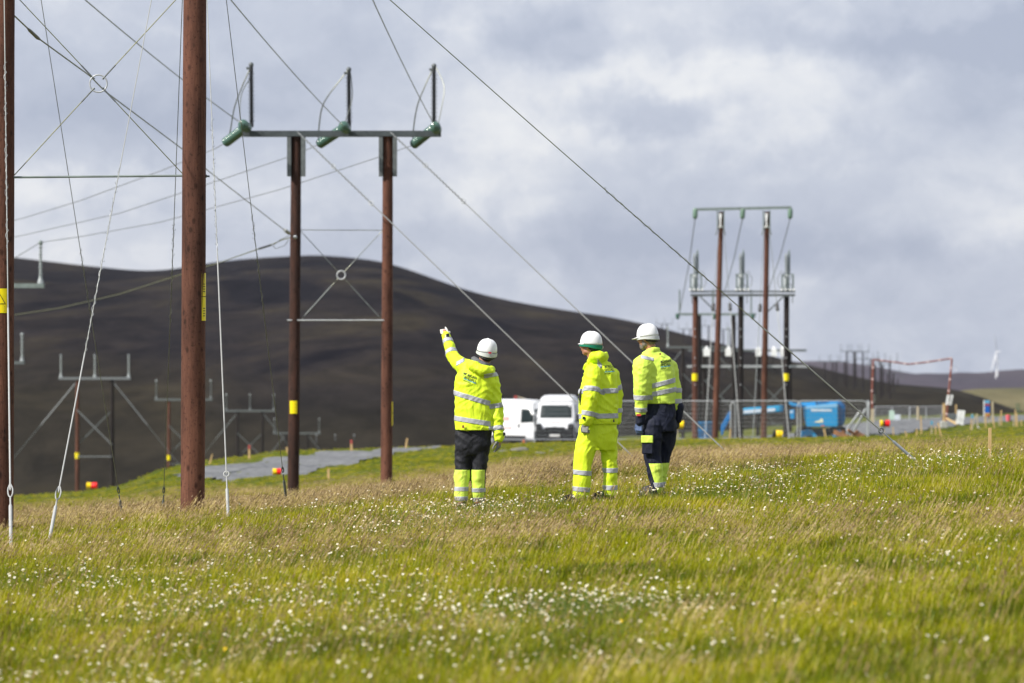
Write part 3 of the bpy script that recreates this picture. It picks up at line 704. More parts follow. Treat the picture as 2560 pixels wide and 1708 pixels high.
# ------------------------------------------------------------------ stay wires with their ground anchors
def stay(name_label, top, base, wire_m, r, grip, lo_px=None, white=True, eye='loop', group=None, group_lab=None, rod=.30, dark_low=None, cat='stay wire', extra=None, ninsul=None):
    """a stay from pole top to its anchor rod; grip = (t0, t1) helical preformed grip as fractions from the top"""
    top = Vector(top); base = Vector(base); ax = (base - top); Lg = ax.length; ax.normalize()
    root = empty('stay_wire', base, label=name_label, cat=cat, group=group)
    eye_p = base - ax * (rod + .10)
    sag = [top.lerp(eye_p, t) - Vector((0, 0, .10 * math.sin(math.pi * t))) * (Lg / 12) * .25 for t in np.linspace(0, 1, 13)]
    def along(t): return top.lerp(eye_p, t) - Vector((0, 0, .10 * math.sin(math.pi * t))) * (Lg / 12) * .25
    b = MB(); b.tube(sag, r, 6); b.build('wire', wire_m, root)
    side = ax.cross(Vector((0, 1, 0))).normalized(); sd2 = ax.cross(side)
    if grip:
        t0, t1 = grip; n = int((t1 - t0) * Lg / .011); rnd = random.Random(int(top.x * 99)); b = MB()
        pts = []
        for i in range(n):
            t = t0 + (t1 - t0) * i / n; a = i * .42; q = .011 + .006 * math.sin(i * .11)
            pts.append(along(t) + (side * math.cos(a) + sd2 * math.sin(a)) * q)
        b.tube(pts, .0024, 4)
        b.build('helical_grip', wire_m if not white else GALV, root)
        b = MB()
        for i in range(int((t1 - t0) * Lg / .075)):
            t = t0 + (t1 - t0) * (i + rnd.random() * .6) / ((t1 - t0) * Lg / .075); a = rnd.uniform(0, 6.28); p = along(t); dd = side * math.cos(a) + sd2 * math.sin(a)
            l = rnd.uniform(.014, .026); b.tube([p + dd * .006, p + dd * l - ax * l * .3, p + dd * (l * .9) - ax * l * .9], .0019, 4)
        b.build('wire_end', BLACKI if not white else GALVD, root)
    if dark_low:
        b = MB(); b.tube([along(dark_low), along(.999)], r * 1.6, 8); b.build('guard_sleeve', SLEEVE if white else GALVD, root)
    em = SLEEVE if white else GALVD
    b = MB()
    if eye == 'loop':     # wire bent round a thimble as a long teardrop
        w = .026 if white else .013; h = .17 if white else .10; cpt = eye_p; pts = []
        for i in range(19):
            a = -math.pi * .5 + 2 * math.pi * i / 18; u = math.cos(a) * w * (1 if math.sin(a) < .3 else (1 - (math.sin(a) - .3)) ** .7); v = math.sin(a) * h / 2
            pts.append(cpt + side * u - ax * v + ax * .0)
        b.tube(pts, .0075, 6)
    else:
        b.torus(eye_p, sd2, .030, .009, 20, 8)
    b.build('eye_loop', em, root)
    b = MB(); b.lathe(eye_p + ax * (.075 if eye == 'loop' else .026), base - ax * rod * .72, [(0, .009), (1, .009)], 8); b.lathe(base - ax * rod * .80, base + ax * .25, [(0, .014), (.03, .019), (1, .019)], 10); b.build('anchor_rod', SLEEVE if white else GALVD, root)
    if extra: extra(root, along, ax)
    return root
g1 = 'stays of the nearest pole frame'
def top1(px): return P(px, -377, D1)
stay('bright stay wire running down in front of the cut off pole at the frame edge', top1(6), P(27, 1328, 39.9), WIREW, .0060, (.36, .66), white=True, group=g1, rod=.42, dark_low=.74)
stay('bright stay wire slanting to the lower left between two near poles', top1(449), P(130, 1316, 40.6), WIREW, .0052, (.52, .80), white=True, group=g1, rod=.32, dark_low=.80)
stay('bright stay wire right of the near pole, ending in a round eye', top1(502), P(570, 1279, 43.6), WIREW, .0052, (.44, .66), white=True, group=g1, eye='ring', rod=.34, dark_low=.66)
stay('dark stay wire crossing the ring brace, anchored behind the crest', top1(44), P(306, 1290, 50.5), WIRE, .0046, (.60, .72), white=False, group=g1, rod=.30)
stay('dark stay wire hanging close beside the left flank of the near pole', top1(470), P(407, 1290, 50.5), WIRE, .0046, (.56, .72), white=False, group=g1, rod=.30)
stay('dark stay wire right of near pole, anchored beside the second frame', top1(521), P(716, 1252, 51.5), WIRE, .0046, (.56, .73), white=False, group=g1, rod=.42)
stay('very long stay wire crossing the sky to a thick grey anchor rod', top1(551), P(2297, 1160, 49.0), WIREG, .0058, (.565, .735), white=False, group=g1, eye='ring', rod=.58, dark_low=.80)
for o in list(C.objects):
    if o.name.startswith('guard_sleeve') and o.parent and 'very long' in o.parent['label']: o.data.materials[0] = WIREW
    if (o.name.startswith('anchor_rod')) and o.parent and 'very long' in o.parent['label']: o.data.materials[0] = mat('anchor_tube', (.36, .39, .44), .45, .3, var=.1, scale=20)

# ------------------------------------------------------------------ second H-frame (depth 96 m)
D2 = 96.0
c2 = P(853, 0, D2).x
h2 = empty('h_frame_pole', (c2, D2, gz(c2, D2)), label='second twin pole frame from the left with three black post insulators and green strings', cat='power pole')
for pb, pt, rb, rt, m in ((733, 741, .147, .128, WOOD2), (966, 970, .147, .128, WOOD)):
    xb = P(pb, 0, D2).x; xt = P(pt, 0, D2).x; b = MB(); pole_mesh(b, (xb, D2, gz(xb, D2)), (xt, D2, P(0, 338, D2).z), rb, rt, n=24); b.build('pole', m, h2)
b = MB()
for s, dz in ((-1, 0), (1, .0)): b.box((P(855, 0, D2).x, D2 + s * .17, P(0, 335, D2).z), (4.95, .07, .135)); b.box((P(855, 0, D2).x, D2 + s * .17 - s * .05, P(0, 328.5, D2).z), (4.95, .05, .018))
b.build('crossarm', mat('dull_blue_steel', (.075, .088, .095), .5, .3, var=.25, scale=6), h2)
for px in (741, 970):
    for s in (-1, 1):
        b = MB(); x = P(px, 0, D2).x + s * .175; b.box((x, D2 - .04, (P(0, 343, D2).z + P(0, 441, D2).z) / 2), (.10, .30, .98)); b.build('side_channel', GALVD, h2)
b = MB(); b.tube([P(742, 575, D2), P(963, 576, D2)], .010, 6); b.build('brace_bar', WIRE, h2)
b = MB(); b.tube([P(718, 801, D2 - .1), P(960, 801, D2 - .1)], .021, 6); b.build('brace_bar', GALV, h2)
rc2 = P(853, 688, D2); b = MB(); b.torus(rc2, (0, 1, 0), .105, .018, 28, 8); b.build('brace_ring', GALV, h2)
for ex, ey, lit in ((752, 578, 0), (955, 578, 0), (752, 800, 1), (955, 800, 1)):
    e = P(ex, ey, D2); dv = (e - rc2).normalized(); b = MB(); b.tube([rc2 + dv * .10, e], .009, 6); r_ = b.build('brace_rod', WIRE, h2)
    b = MB(); b.tube([rc2 + dv * .36, e - dv * .12], .017 if lit else .012, 6); b.build('rod_sleeve', GALVD, r_)
zsa, zsb = P(0, 1002, D2).z, P(0, 1034, D2).z
b = MB(); curved_plate(b, P(735, 0, D2).x, D2, .152, zsb, zsa, R(-38), R(34)); pl = b.build('warning_plate', YSIGN, h2)
b = MB()
for k in range(3): b.add([on_cyl(P(735, 0, D2).x, D2, .158, u, zsb + .05 + k * .09 + z) for u, z in ((-.05, 0), (.05, 0), (.05, .02), (-.05, .02))], [(0, 1, 2, 3)])
b.build('warning_print', INK, pl)
for ya, yb in ((1005, 1032), (1034, 1064)):
    b = MB(); curved_plate(b, P(967, 0, D2).x, D2, .149, P(0, yb, D2).z, P(0, ya, D2).z, R(58), R(130)); b.build('warning_plate', YSIGN, h2)
ph2 = []
for k, (pxb, yb, pxt, yt) in enumerate(((629, 322, 628, 163), (873, 322, 872, 175), (1085, 322, 1085, 166))):
    b = MB(); p0 = P(pxb, yb - 4, D2); p1 = P(pxt, yt, D2); ribbed(b, p0, p1, .038, .088, 24, 12, fit=.09, r_fit=.05); ins = b.build('post_insulator', BLACKI, h2)
    b = MB(); b.ball(p1 + Vector((0, 0, .01)), .065, 8, 6); b.box(p1 + Vector((-.04, 0, -.08)), (.16, .06, .06)); b.build('clamp', GALVD, ins)
    tops = p1
    # green disc strings: one slopes away along the line, one faces the camera
    a0 = P((618, 862, 1086)[k], 316 + (0, 3, 4)[k], D2 + .15); a1 = P((562, 796, 1032)[k], 358 + (0, 4, 5)[k], D2 + 1.0)
    b = MB(); prof = [(0, .03)]
    for i in range(9): t = .04 + .92 * i / 9; prof += [(t, .105), (t + .045, .128), (t + .075, .128), (t + .10, .100)]
    prof += [(.97, .05), (1, .03)]; b.lathe(a0, a1, prof, 16); b.build('disc_string', GLASS, h2)
    bp_ = ph1[k]; f0 = P((618, 866, 1092)[k], 322 + (-2, 2, 3)[k], D2 - .25); dv = (bp_ - f0).normalized(); f1 = f0 + dv * 1.25
    b = MB(); b.lathe(f0, f1, prof, 18); b.build('disc_string', GLASS, h2)
    b = MB(); b.tube([P((612, 873, 1095)[k], 318, D2), f0], .02, 6); b.tube([P((612, 873, 1095)[k], 318, D2), a0], .02, 6); b.build('shackle', GALVD, h2)
    # jumper loops from the strings up to the post head
    if k == 0: loops = [[P(628, 165, D2), P(606, 215, D2), P(586, 270, D2 + .2), P(574, 335, D2 + .9), a1], [P(626, 195, D2), P(604, 235, D2), P(600, 290, D2 - .8), f1]]
    elif k == 1: loops = [[P(870, 176, D2), P(826, 232, D2), P(805, 270, D2 + .3), P(797, 325, D2 + .9), a1], [P(876, 180, D2), P(881, 240, D2), P(868, 290, D2 - .6), f1]]
    else: loops = [[P(1084, 168, D2), P(1052, 240, D2), P(1040, 280, D2 + .3), P(1033, 330, D2 + .9), a1], [P(1088, 165, D2), P(1110, 215, D2 - .3), P(1104, 270, D2 - .6), P(1094, 315, D2 - 1), f1]]
    for q, lp in enumerate(loops):
        pts = []
        for i in range(len(lp) - 1):
            pa = lp[max(i - 1, 0)]; pb_ = lp[i]; pc = lp[i + 1]; pd = lp[min(i + 2, len(lp) - 1)]
            for t in np.linspace(0, 1, 7)[:-1 if i < len(lp) - 2 else None]:
                pts.append(.5 * ((2 * pb_) + (pc - pa) * t + (2 * pa - 5 * pb_ + 4 * pc - pd) * t * t + (3 * pb_ - pa - 3 * pc + pd) * t ** 3))
        b = MB(); b.tube(pts, .016 if q == 0 else .011, 6); b.build('jumper_wire', WIRE, h2)
    ph2.append((a1, f1, dv))
    # phase conductor from the near frame
    b = MB(); n = 20; pts = [bp_.lerp(f1, t) - Vector((0, 0, .55 * 4 * t * (1 - t))) * .28 for t in np.linspace(0, 1, n)]; b.tube(pts, .0095, 6)
    w = b.build('power_line', WIREG, None, label=('leftmost', 'middle', 'rightmost')[k] + ' conductor from the top edge down to the second frame', cat='power line', group='conductors between the two nearest frames')

# stays of the second frame
def iso(root, along, ax):
    b = MB(); b.tube([along(.0), along(.22)], .026, 6); b.build('guard_sleeve', GALVD, root)
    for t in (.145, .235):
        b = MB(); p = along(t); b.tube([p - ax * .22, p - ax * .10 + Vector((.06, 0, .03)), p, p + ax * .10 - Vector((.06, 0, .03)), p + ax * .2], .016, 6); b.build('shackle', GALV, root)
g2 = 'stays of the second pole frame'
def stay2(lab, a, bpt):
    top = Vector(a); base = Vector(bpt); ax = (base - top).normalized(); root = empty('stay_wire', base, label=lab, cat='stay wire', group=g2)
    L_ = (base - top).length
    b = MB(); b.tube([top, base + ax * .2], .0125, 6); b.build('wire', mat('grey_stay', (.20, .205, .20), .5, .3), root)
    n = int(.24 * L_ / .05); sd = ax.cross(Vector((0, 1, 0))).normalized(); s2 = ax.cross(sd)
    b = MB(); b.tube([top + ax * (L_ * .27 * i / n) + (sd * math.cos(i * 1.3) + s2 * math.sin(i * 1.3)) * .016 for i in range(n)], .013, 5); b.build('helical_grip', GALVD, root)
    for t in (.13, .26):
        b = MB(); p = top + ax * L_ * t; pts = [p + ax * (.14 * math.sin(a_)) + sd * (.05 * math.cos(a_)) for a_ in np.linspace(0, 2 * math.pi, 13)]; b.tube(pts, .013, 5); b.build('shackle', GALV, root)
stay2('grey stay wire from the second frame passing behind the left man to the grass', P(744, 330, D2 - .3), P(1605, 1164, 74))
stay2('grey stay wire from the second frame passing between the middle and right men', P(976, 330, D2 - .3), P(1846, 1159, 72))

# earth wire with dark sleeves from near frame to second frame and beyond
e0 = P(30, 34, D1); e1 = P(728, 588, D2)
b = MB(); ew = empty('earth_wire', e1, label='thin wire with dark sleeves behind the left ring brace, clamped to the second frame', cat='power line')
ctl = [(30, 34, D1), (68, 70, D1 + 3), (100, 99, D1 + 5), (225, 190, D1 + 12), (262, 228, D1 + 14), (460, 376, D1 + 30), (524, 430, D1 + 36), (700, 567, D2 - 4), (728, 588, D2)]
b.tube([P(*c) for c in ctl], .0095, 6); b.build('wire', WIREG, ew)
b = MB(); b.tube([P(68, 70, D1 + 3), P(74, 76, D1 + 3.4), P(94, 95, D1 + 4.6), P(100, 99, D1 + 5)], [.009, .021, .024, .012], 8); b.build('sleeve', BLACKI, ew)
b = MB(); b.tube([P(712, 575, D2 - 1), P(722, 583, D2 - .3)], .045, 8); b.ball(P(738, 593, D2 - .2), .05, 8, 6); b.build('clamp', GALV, ew)
b = MB(); b.tube([P(722, 590, D2 - .2), P(700, 600, D2), P(682, 615, D2 + .3), P(690, 622, D2 + .3), P(712, 614, D2), P(722, 600, D2)], .009, 5); b.build('coiled_tail', GALVD, ew)
b = MB(); b.tube([P(735, 592, D2), P(705, 600, D2 + .5), P(677, 613, D2 + 1), P(648, 622, D2 + 2), P(560, 653, 107), P(440, 690, 118), P(300, 735, 134), P(150, 770, 150), P(20, 790, 165)], [.012, .012, .014, .014, .011, .011, .012, .013, .014], 6); b.build('wire', WIREG, ew)
b = MB(); b.tube([P(677, 613, D2 + 1), P(648, 622, D2 + 2)], .028, 8); b.build('sleeve', BLACKI, ew)

# ------------------------------------------------------------------ the line going away to the left: conductors
for k in range(3):
    a1, f1, dv = ph2[k]; ys = [(521, 545), (478, 552), (594, 590)]
    tgt = [[(538, 372, 103), (400, 428, 112), (200, 502, 124), (60, 545, 131), (-120, 590, 140)], [(740, 386, 103), (560, 447, 112), (300, 533, 122), (60, 588, 131), (-120, 622, 140)], [(950, 392, 103), (700, 474, 110), (400, 556, 120), (200, 592, 128), (102, 606, 132), (20, 655, 150)]][k]
    b = MB(); b.tube([a1] + [P(*t) for t in tgt], [.010] + [.011 + .0007 * i for i in range(len(tgt))], 6)
    b.build('power_line', mat('aluminium_wire', (.20, .21, .23), .5, .4), None, label=('upper', 'middle', 'lowest')[k] + ' grey conductor sloping away left from the second frame', cat='power line', group='conductors leaving the second frame')

# ------------------------------------------------------------------ further H-frames of the line
def far_frame(xc, d, zarm, zbase, sp=2.3, arm=4.7, post=1.42, ins=True, rot=0.0, m1=WOOD, m2=WOOD2, braces=True, stays=True, yellow=True, label='', group='wooden pole frames crossing the moor', pr=.14, poles=(-.5, .5), steel=GALVD, ins_m=GREYI, low=True):  # default steel is the dark one, shade put into its colour
    root = empty('h_frame_pole', (xc, d, zbase), rot, label=label, cat='power pole', group=group)
    h = zarm - zbase
    for i, s in enumerate(poles):
        b = MB(); pole_mesh(b, (s * sp, 0, 0), (s * sp * .99, 0, h), pr, pr * .82, n=12, rough=.003, sink=1.0); b.build('pole', (m1, m2)[i % 2], root, world=False)
    b = MB(); b.box((0, -.16, h + .02), (arm, .07, .15)); b.box((0, .16, h + .02), (arm, .07, .15)); b.build('crossarm', steel, root, world=False)
    if ins:
        for s in (-1, 0, 1):
            p = Vector((s * (arm / 2 - .12), 0, h + .08)); b = MB()
            b.lathe(p, p + Vector((0, 0, .22)), [(0, .11), (.4, .10), (1, .05)], 8); ribbed(b, p + Vector((0, 0, .2)), p + Vector((0, 0, post)), .04, .075, 9, 8, fit=.08, r_fit=.06); pin = b.build('post_insulator', ins_m, root, world=False)
            b = MB(); b.ball(p + Vector((0, 0, post)), .085, 8, 6); b.build('end_cap', steel if steel is not GALVD else GREYI, pin, world=False)
    if braces:
        z1, z2 = h - 2.0, h - 4.25
        if z2 > .6:
            b = MB(); b.beam((-sp / 2, -.17, z1), (sp / 2, -.17, z2), .05, .07); b.build('cross_brace', steel, root, world=False)
            b = MB(); b.beam((sp / 2, .17, z1), (-sp / 2, .17, z2), .05, .07); b.build('cross_brace', GALVD, root, world=False)
            b = MB(); b.beam((-sp / 2, -.17, max(.4, z2 - .75)), (sp / 2, -.17, max(.4, z2 - .75)), .05, .07); b.build('brace_bar', steel, root, world=False)
    if stays:
        for s in (-1, 1):
            b = MB(); a = Vector((s * sp / 2, 0, h - .15)); e = Vector((s * (sp / 2 + h * .82), -1.0, -.2)); b.tube([a, e], .018, 5); sw = b.build('stay', GALVD, root, world=False)
            b = MB(); b.tube([a, a.lerp(e, .38)], .034, 6); b.build('stay_sleeve', steel, sw, world=False)
    if yellow:
        b = MB(); curved_plate(b, poles[0] * sp, 0, pr + .012, min(2.6, h * .3), min(2.6, h * .3) + .38, R(-60), R(60)); b.build('warning_plate', YSIGN, root, world=False)
    return root
def far_px(px, d, yarm, ybase, **k): 
    x = P(px, 0, d).x; return far_frame(x, d, P(0, yarm, d).z, P(0, ybase, d).z, **k)
far_px(-68, 132, 716, 1252, label='pole frame half hidden behind the cut off pole, one tall grey insulator showing', yellow=False, stays=False, arm=4.9, steel=STEELG)
far_px(-52, 200, 908, 1244, label='pole frame hidden behind the cut off pole, only its end insulator showing', yellow=False, stays=False)
far_px(237, 247, 947, 1232, label='whole pole frame with bright X brace and yellow plate in the dip on the left', steel=mat('sunlit_grey_steel', (.20, .215, .23), .5, .3), m2=TAR, sp=2.25, arm=4.6)  # lighter steel copy so the brace reads as sunlit
far_px(459, 300, 1000, 1215, stays=False, ins_m=GALVD, label='pole frame behind the near pole, its arm ends showing on both sides', arm=4.5, m2=TAR)
far_px(625, 352, 1028, 1200, ins_m=GALVD, label='pole frame with dark legs right of the near pole, against the lower moor', arm=4.6, m1=TAR, m2=TAR, yellow=False)
far_px(742, 400, 1084, 1195, ins_m=GALVD, label='low pole frame showing on both sides of the second frame left pole', arm=4.9, m1=TAR, m2=TAR, yellow=False)
far_px(838, 445, 1120, 1195, ins_m=GALVD, label='small pole frame between the legs of the second frame', arm=4.6, m1=TAR, m2=TAR, yellow=False)
far_px(980, 520, 1122, 1185, ins_m=GALVD, label='small pole frame behind the right leg of the second frame', arm=4.6, m1=TAR, m2=TAR, yellow=False, stays=False)
far_px(1085, 560, 1104, 1175, ins_m=GALVD, label='small pole frame half hidden by the pointing man', arm=4.6, m1=TAR, m2=TAR, yellow=False, stays=False)
for px, d, ya, yb, n, sk in ((1661, 1050, 810, 838, 'tiny pole frame on the skyline above the right man helmet', .7), (1717, 1000, 823, 860, 'tiny pole frame on the skyline left of the brown substation pole', .9), (1762, 930, 815, 862, 'tiny pole frame on the skyline between the left substation poles', 1),
                             (1818, 900, 824, 880, 'tiny pole frame on the skyline behind the middle substation pole', 1), (2072, 900, 905, 945, 'first of the pole frames on the falling ridge, wide arm', 1), (2101, 870, 904, 950, 'second pole frame along the falling ridge, its post beside the first', 1),
                             (2128, 820, 879, 945, 'tall pole frame on the falling ridge with a level top arm', 1), (2146, 800, 880, 950, 'tall pole frame overlapping its twin on the falling ridge', 1),
                             (2167, 760, 898, 955, 'pole frame on the falling ridge just left of the orange goalpost', .8), (2197, 720, 912, 965, 'pole frame on the ridge just inside the orange goalpost', .8),
                             (2213, 700, 905, 972, 'thicker pole frame on the ridge inside the orange goalpost', .9), (2226, 900, 933, 968, 'lower pole frame deeper in the row inside the goalpost', .8), (2238, 1100, 946, 970, 'last low pole frame of the ridge row inside the goalpost', .8)):
    far_px(px, d, ya, yb + 12, label=n, m1=TAR, m2=TAR, yellow=False, stays=False, braces=False, sp=1.9 * sk, arm=4.6, post=1.5, steel=GALVD, ins_m=GALVD, group='tiny pole frames on the ridge', pr=.19)
# ------------------------------------------------------------------ substation frames on the right (depth about 186-290 m)
DR = 186.0
cR = P(1853, 0, DR).x; zR = gz(cR, DR)
r2 = empty('h_frame_pole', (cR, DR, zR), label='tall twin pole frame with a thin top arm and three green capsule insulators', cat='power pole')
for (pb, pt) in ((1787.5, 1803), (1909, 1918)):
    b = MB(); xb, xt = P(pb, 0, DR).x, P(pt, 0, DR).x; pole_mesh(b, (xb, DR, P(0, 1104, DR).z), (xt, DR, P(0, 530, DR).z), .148, .118, n=20); b.build('pole', WOOD, r2)
b = MB(); b.beam(P(1739, 524, DR - .15), P(1979, 519, DR - .15), .08, .13); b.beam(P(1739, 524, DR + .15), P(1979, 519, DR + .15), .08, .13); b.build('crossarm', STEELG, r2)
for px in (1801.5, 1916.5):
    for s in (-1, 1):
        b = MB(); b.box((P(px, 0, DR).x + s * .155, DR - .02, P(0, 550, DR).z), (.05, .24, .90)); b.build('side_channel', STEELG, r2)
    b = MB(); b.lathe(P(px, 570, DR), P(px, 565, DR), [(0, .16), (.3, .18), (.7, .18), (1, .10)], 14); b.tube([P(px - 2, 534, DR - .16), P(px, 556, DR - .2), P(px, 568, DR - .2)], .035, 6); b.tube([P(px + 2, 534, DR - .16), P(px, 552, DR - .2)], .03, 6); b.build('pole_collar', WHITEP, r2)
    for s in (-1, 1):
        b = MB(); b.tube([P(px + s * 6, 562, DR - .1), P(px + s * 12, 588, DR - .3)], .03, 5); b.build('strut', GALVD, r2)
for k, (px, ox, oy) in enumerate(((1738.5, 1701, 772), (1857, 1807, 745), (1976, 1921, 726))):
    p0, p1 = P(px, 520, DR - .1), P(px - 1, 548, DR - .1); b = MB(); b.lathe(p0, p1, [(0, .03), (.08, .10), (.2, .125), (.75, .125), (.92, .10), (1, .04)], 14)
    b.build('disc_string', mat('green_capsule', (.13, .21, .16), .3, var=.15, scale=8, spec=.5), r2)
    b = MB(); b.tube([p1, P((px + ox) / 2 + 3, (548 + oy) / 2, DR + 25), P(ox, oy, 235)], .022, 6)
    b.build('power_line', mat('aluminium_wire', (.2, .2, .2)), None, label=('left', 'middle', 'right')[k] + ' slack wire dropping from a green capsule insulator', cat='power line', group='down wires of the tall substation frame')
# its four insulated stays
for k, (xt, yt, xi, yi, xb, yb) in enumerate(((1799, 560, 1783, 768, 1761, 1119), (1808, 560, 1825, 768, 1851, 1110), (1911, 560, 1900, 770, 1882, 1105), (1922, 560, 1943, 768, 1973, 1108))):
    a = P(xt, yt, DR - .3); m_ = P(xi, yi, DR - 3); e = P(xb, yb, DR - 6)
    root = empty('stay_wire', e, label=('first', 'second', 'third', 'fourth')[k] + ' pale stay from the left with a dark insulator at arm height', cat='stay wire', group='insulated stays of the tall substation frame')
    b = MB(); b.tube([a, m_], .012, 5); b.build('wire', WIRE, root)
    b = MB(); ax = (m_ - a).normalized(); b.lathe(m_ - ax * .2, m_ + ax * .2, [(0, .03), (.04, .085), (.3, .075), (.33, .09), (.63, .075), (.66, .09), (.96, .085), (1, .03)], 10); b.build('stay_insulator', BLACKI, root)
    b = MB(); b.tube([m_ + ax * .2, e], .020, 6); b.build('guard_sleeve', GALVD if k == 2 else mat('dull_sleeve', (.36, .37, .37), .6), root)
# three-pole cable frame with cages
DC = 192.0
r1 = empty('three_pole_frame', (P(1852, 0, DC).x, DC, gz(P(1852, 0, DC).x, DC)), label='three pole frame with a heavy arm carrying three caged grey bushings', cat='power pole')
for px, m in ((1737, WOOD), (1851, TAR), (1965, TAR)):
    b = MB(); x = P(px, 0, DC).x; pole_mesh(b, (x, DC, P(0, 1104, DC).z), (x + .03, DC, P(0, 742, DC).z), .145, .135, n=18); po = b.build('pole', m, r1)
    for yy in (823, 842, 895, 914, 962):
        b = MB(); b.ball((x, DC - .15, P(0, yy, DC).z), (.035, .03, .035), 8, 5); b.build('bolt_head', GALV, po)
    if px != 1851:
        b = MB(); curved_plate(b, x, DC, .158, P(0, 952, DC).z, P(0, 934, DC).z, R(-60), R(60)); b.build('warning_plate', YSIGN, r1)
b = MB()
for y0, y1, dy in ((727, 731, -.22), (735, 741, -.22), (727, 731, .22), (735, 741, .22)): b.box((P(1857, 0, DC).x, DC + dy, P(0, (y0 + y1) / 2, DC).z), (5.2, .10, (y1 - y0) / 50))
b.build('crossarm', GALVD, r1)
b = MB(); b.beam(P(1747, 738, DC - .3), P(1798, 788, DC - .3), .06, .07); b.build('strut', GALVD, r1)
b = MB(); b.beam(P(1962, 738, DC - .3), P(1913, 786, DC - .3), .06, .07); b.build('strut', GALVD, r1)
for k, px in enumerate((1740, 1855, 1969)):
    cg = MB(); w = .27; z0, z1 = P(0, 722, DC).z, P(0, 686, DC).z; x = P(px, 0, DC).x
    for sx in (-1, 1):
        for sy in (-1, 1): cg.box((x + sx * w, DC + sy * w, (z0 + z1) / 2), (.045, .045, z1 - z0))
    for z in (z0, z1):
        for s in (-1, 1): cg.box((x, DC + s * w, z), (2 * w, .04, .04)); cg.box((x + s * w, DC, z), (.04, 2 * w, .04))
    cg.beam((x - w, DC - w, z0), (x + w, DC - w, z1), .02, .03); cg.beam((x + w, DC - w, z0), (x - w, DC - w, z1), .02, .03)
    cage = cg.build('steel_cage', STEELG, r1)
    b = MB(); b.lathe((x - .05, DC, z0 - .1), (x - .05, DC, z1), [(0, .10), (.08, .17), (.1, .15), (.95, .15), (1, .12)], 14); b.build('cable_sealing_end', GREYI, cage)
    b = MB(); ribbed(b, (x - .06, DC - .05, z1), P(px - 4, 638, DC - .05), .055, .10, 12, 12); b.lathe(P(px - 4, 638, DC), P(px - 4, 633, DC), [(0, .05), (1, .03)], 8); b.build('bushing', GREYI, r1)
    b = MB(); ribbed(b, (x + .07, DC + .05, z1), P(px + 3.5, 630, DC + .05), .05, .085, 16, 12); b.lathe(P(px + 3.5, 630, DC), P(px + 3.5, 624, DC), [(0, .04), (1, .02)], 8); b.build('bushing', STEELG, r1)
    for q in range(4):
        b = MB(); b.ball((x - .3 + q * .2, DC - .3, P(0, 725, DC).z), .06, 8, 5); b.build('sensor_cap', WHITEP, r1)
    b = MB(); sgn = -1 if k == 2 else 1; b.tube([P(px + sgn * 6, 683, DC), P(px + sgn * 16, 678, DC), P(px + sgn * 25, 695, DC), P(px + sgn * 24, 712, DC), P(px + sgn * 14, 724, DC)], .014, 5); b.build('jumper_wire', WIRE, r1)
    b = MB(); b.box((x - .22 + (0 if k == 0 else .45), DC - .3, P(0, 748, DC).z), (.04, .04, .42)); b.build('bracket', GALVD, r1)
# low arm frame behind
D3 = 235.0
r3 = empty('h_frame_pole', (P(1790, 0, D3).x, D3, gz(P(1790, 0, D3).x, D3)), label='lower twin pole frame with green end insulators behind the three pole frame', cat='power pole')
for px in (1748, 1834):
    b = MB(); x = P(px, 0, D3).x; pole_mesh(b, (x, D3, P(0, 1110, D3).z), (x, D3, P(0, 788, D3).z), .15, .13, n=14); b.build('pole', TAR, r3)
b = MB(); b.box((P(1790, 0, D3).x, D3 - .2, P(0, 786, D3).z), (4.9, .08, .14)); b.box((P(1790, 0, D3).x, D3 + .2, P(0, 786, D3).z), (4.9, .08, .14)); b.build('crossarm', STEELG, r3)
for px in (1694, 1786, 1882):
    b = MB(); b.lathe(P(px, 785, D3 - .2), P(px, 799, D3 - .2), [(0, .12), (.5, .13), (.8, .10), (1, .03)], 12); b.build('disc_string', GLASS, r3)
    b = MB(); ribbed(b, P(px + (5 if px == 1694 else -4), 783, D3), P(px + (5 if px == 1694 else -4), 724, D3), .04, .07, 12, 8); b.build('post_insulator', STEELG, r3)
# switchgear frames with white boxes
far_px(1745, 290, 869, 1092, label='pole frame with slanting stay just right of the right man helmet', m1=TAR, m2=TAR, sp=2.3, arm=4.8, yellow=False, group='frames behind the substation poles')
for cx, d, lab, boxes in ((1800, 265, 'switch frame with two white boxes behind the left substation poles', (1767, 1822)), (1935, 262, 'switch frame with white fittings behind the right substation poles', (1896, 1935, 1957))):
    rt = far_px(cx, d, 877, 1094, m1=TAR, m2=TAR, sp=2.2, arm=4.4, yellow=False, stays=False, ins=False, braces=True, label=lab, group='frames behind the substation poles')
    for bx in boxes:
        b = MB(); wx = .46 if cx < 1900 else .34; b.box(P(bx, 881, d - .5), (wx, .4, .52)); b.lathe(P(bx, 874, d - .5), P(bx, 866, d - .5), [(0, .09), (.5, .12), (1, .04)], 8); b.build('switch_box', WHITEP, rt)
        b = MB(); b.tube([P(bx, 888, d - .4), P(bx - 6, 935, d), P(bx, 948, d), P(bx + 6, 935, d), P(bx + 4, 915, d)], .025, 5); b.build('cable_loop', BLACKI, rt)
    b = MB(); b.box((P(cx, 0, d).x, d - .2, P(0, 916, d).z), (4.6, .08, .16)); b.build('lower_arm', GALV, rt)

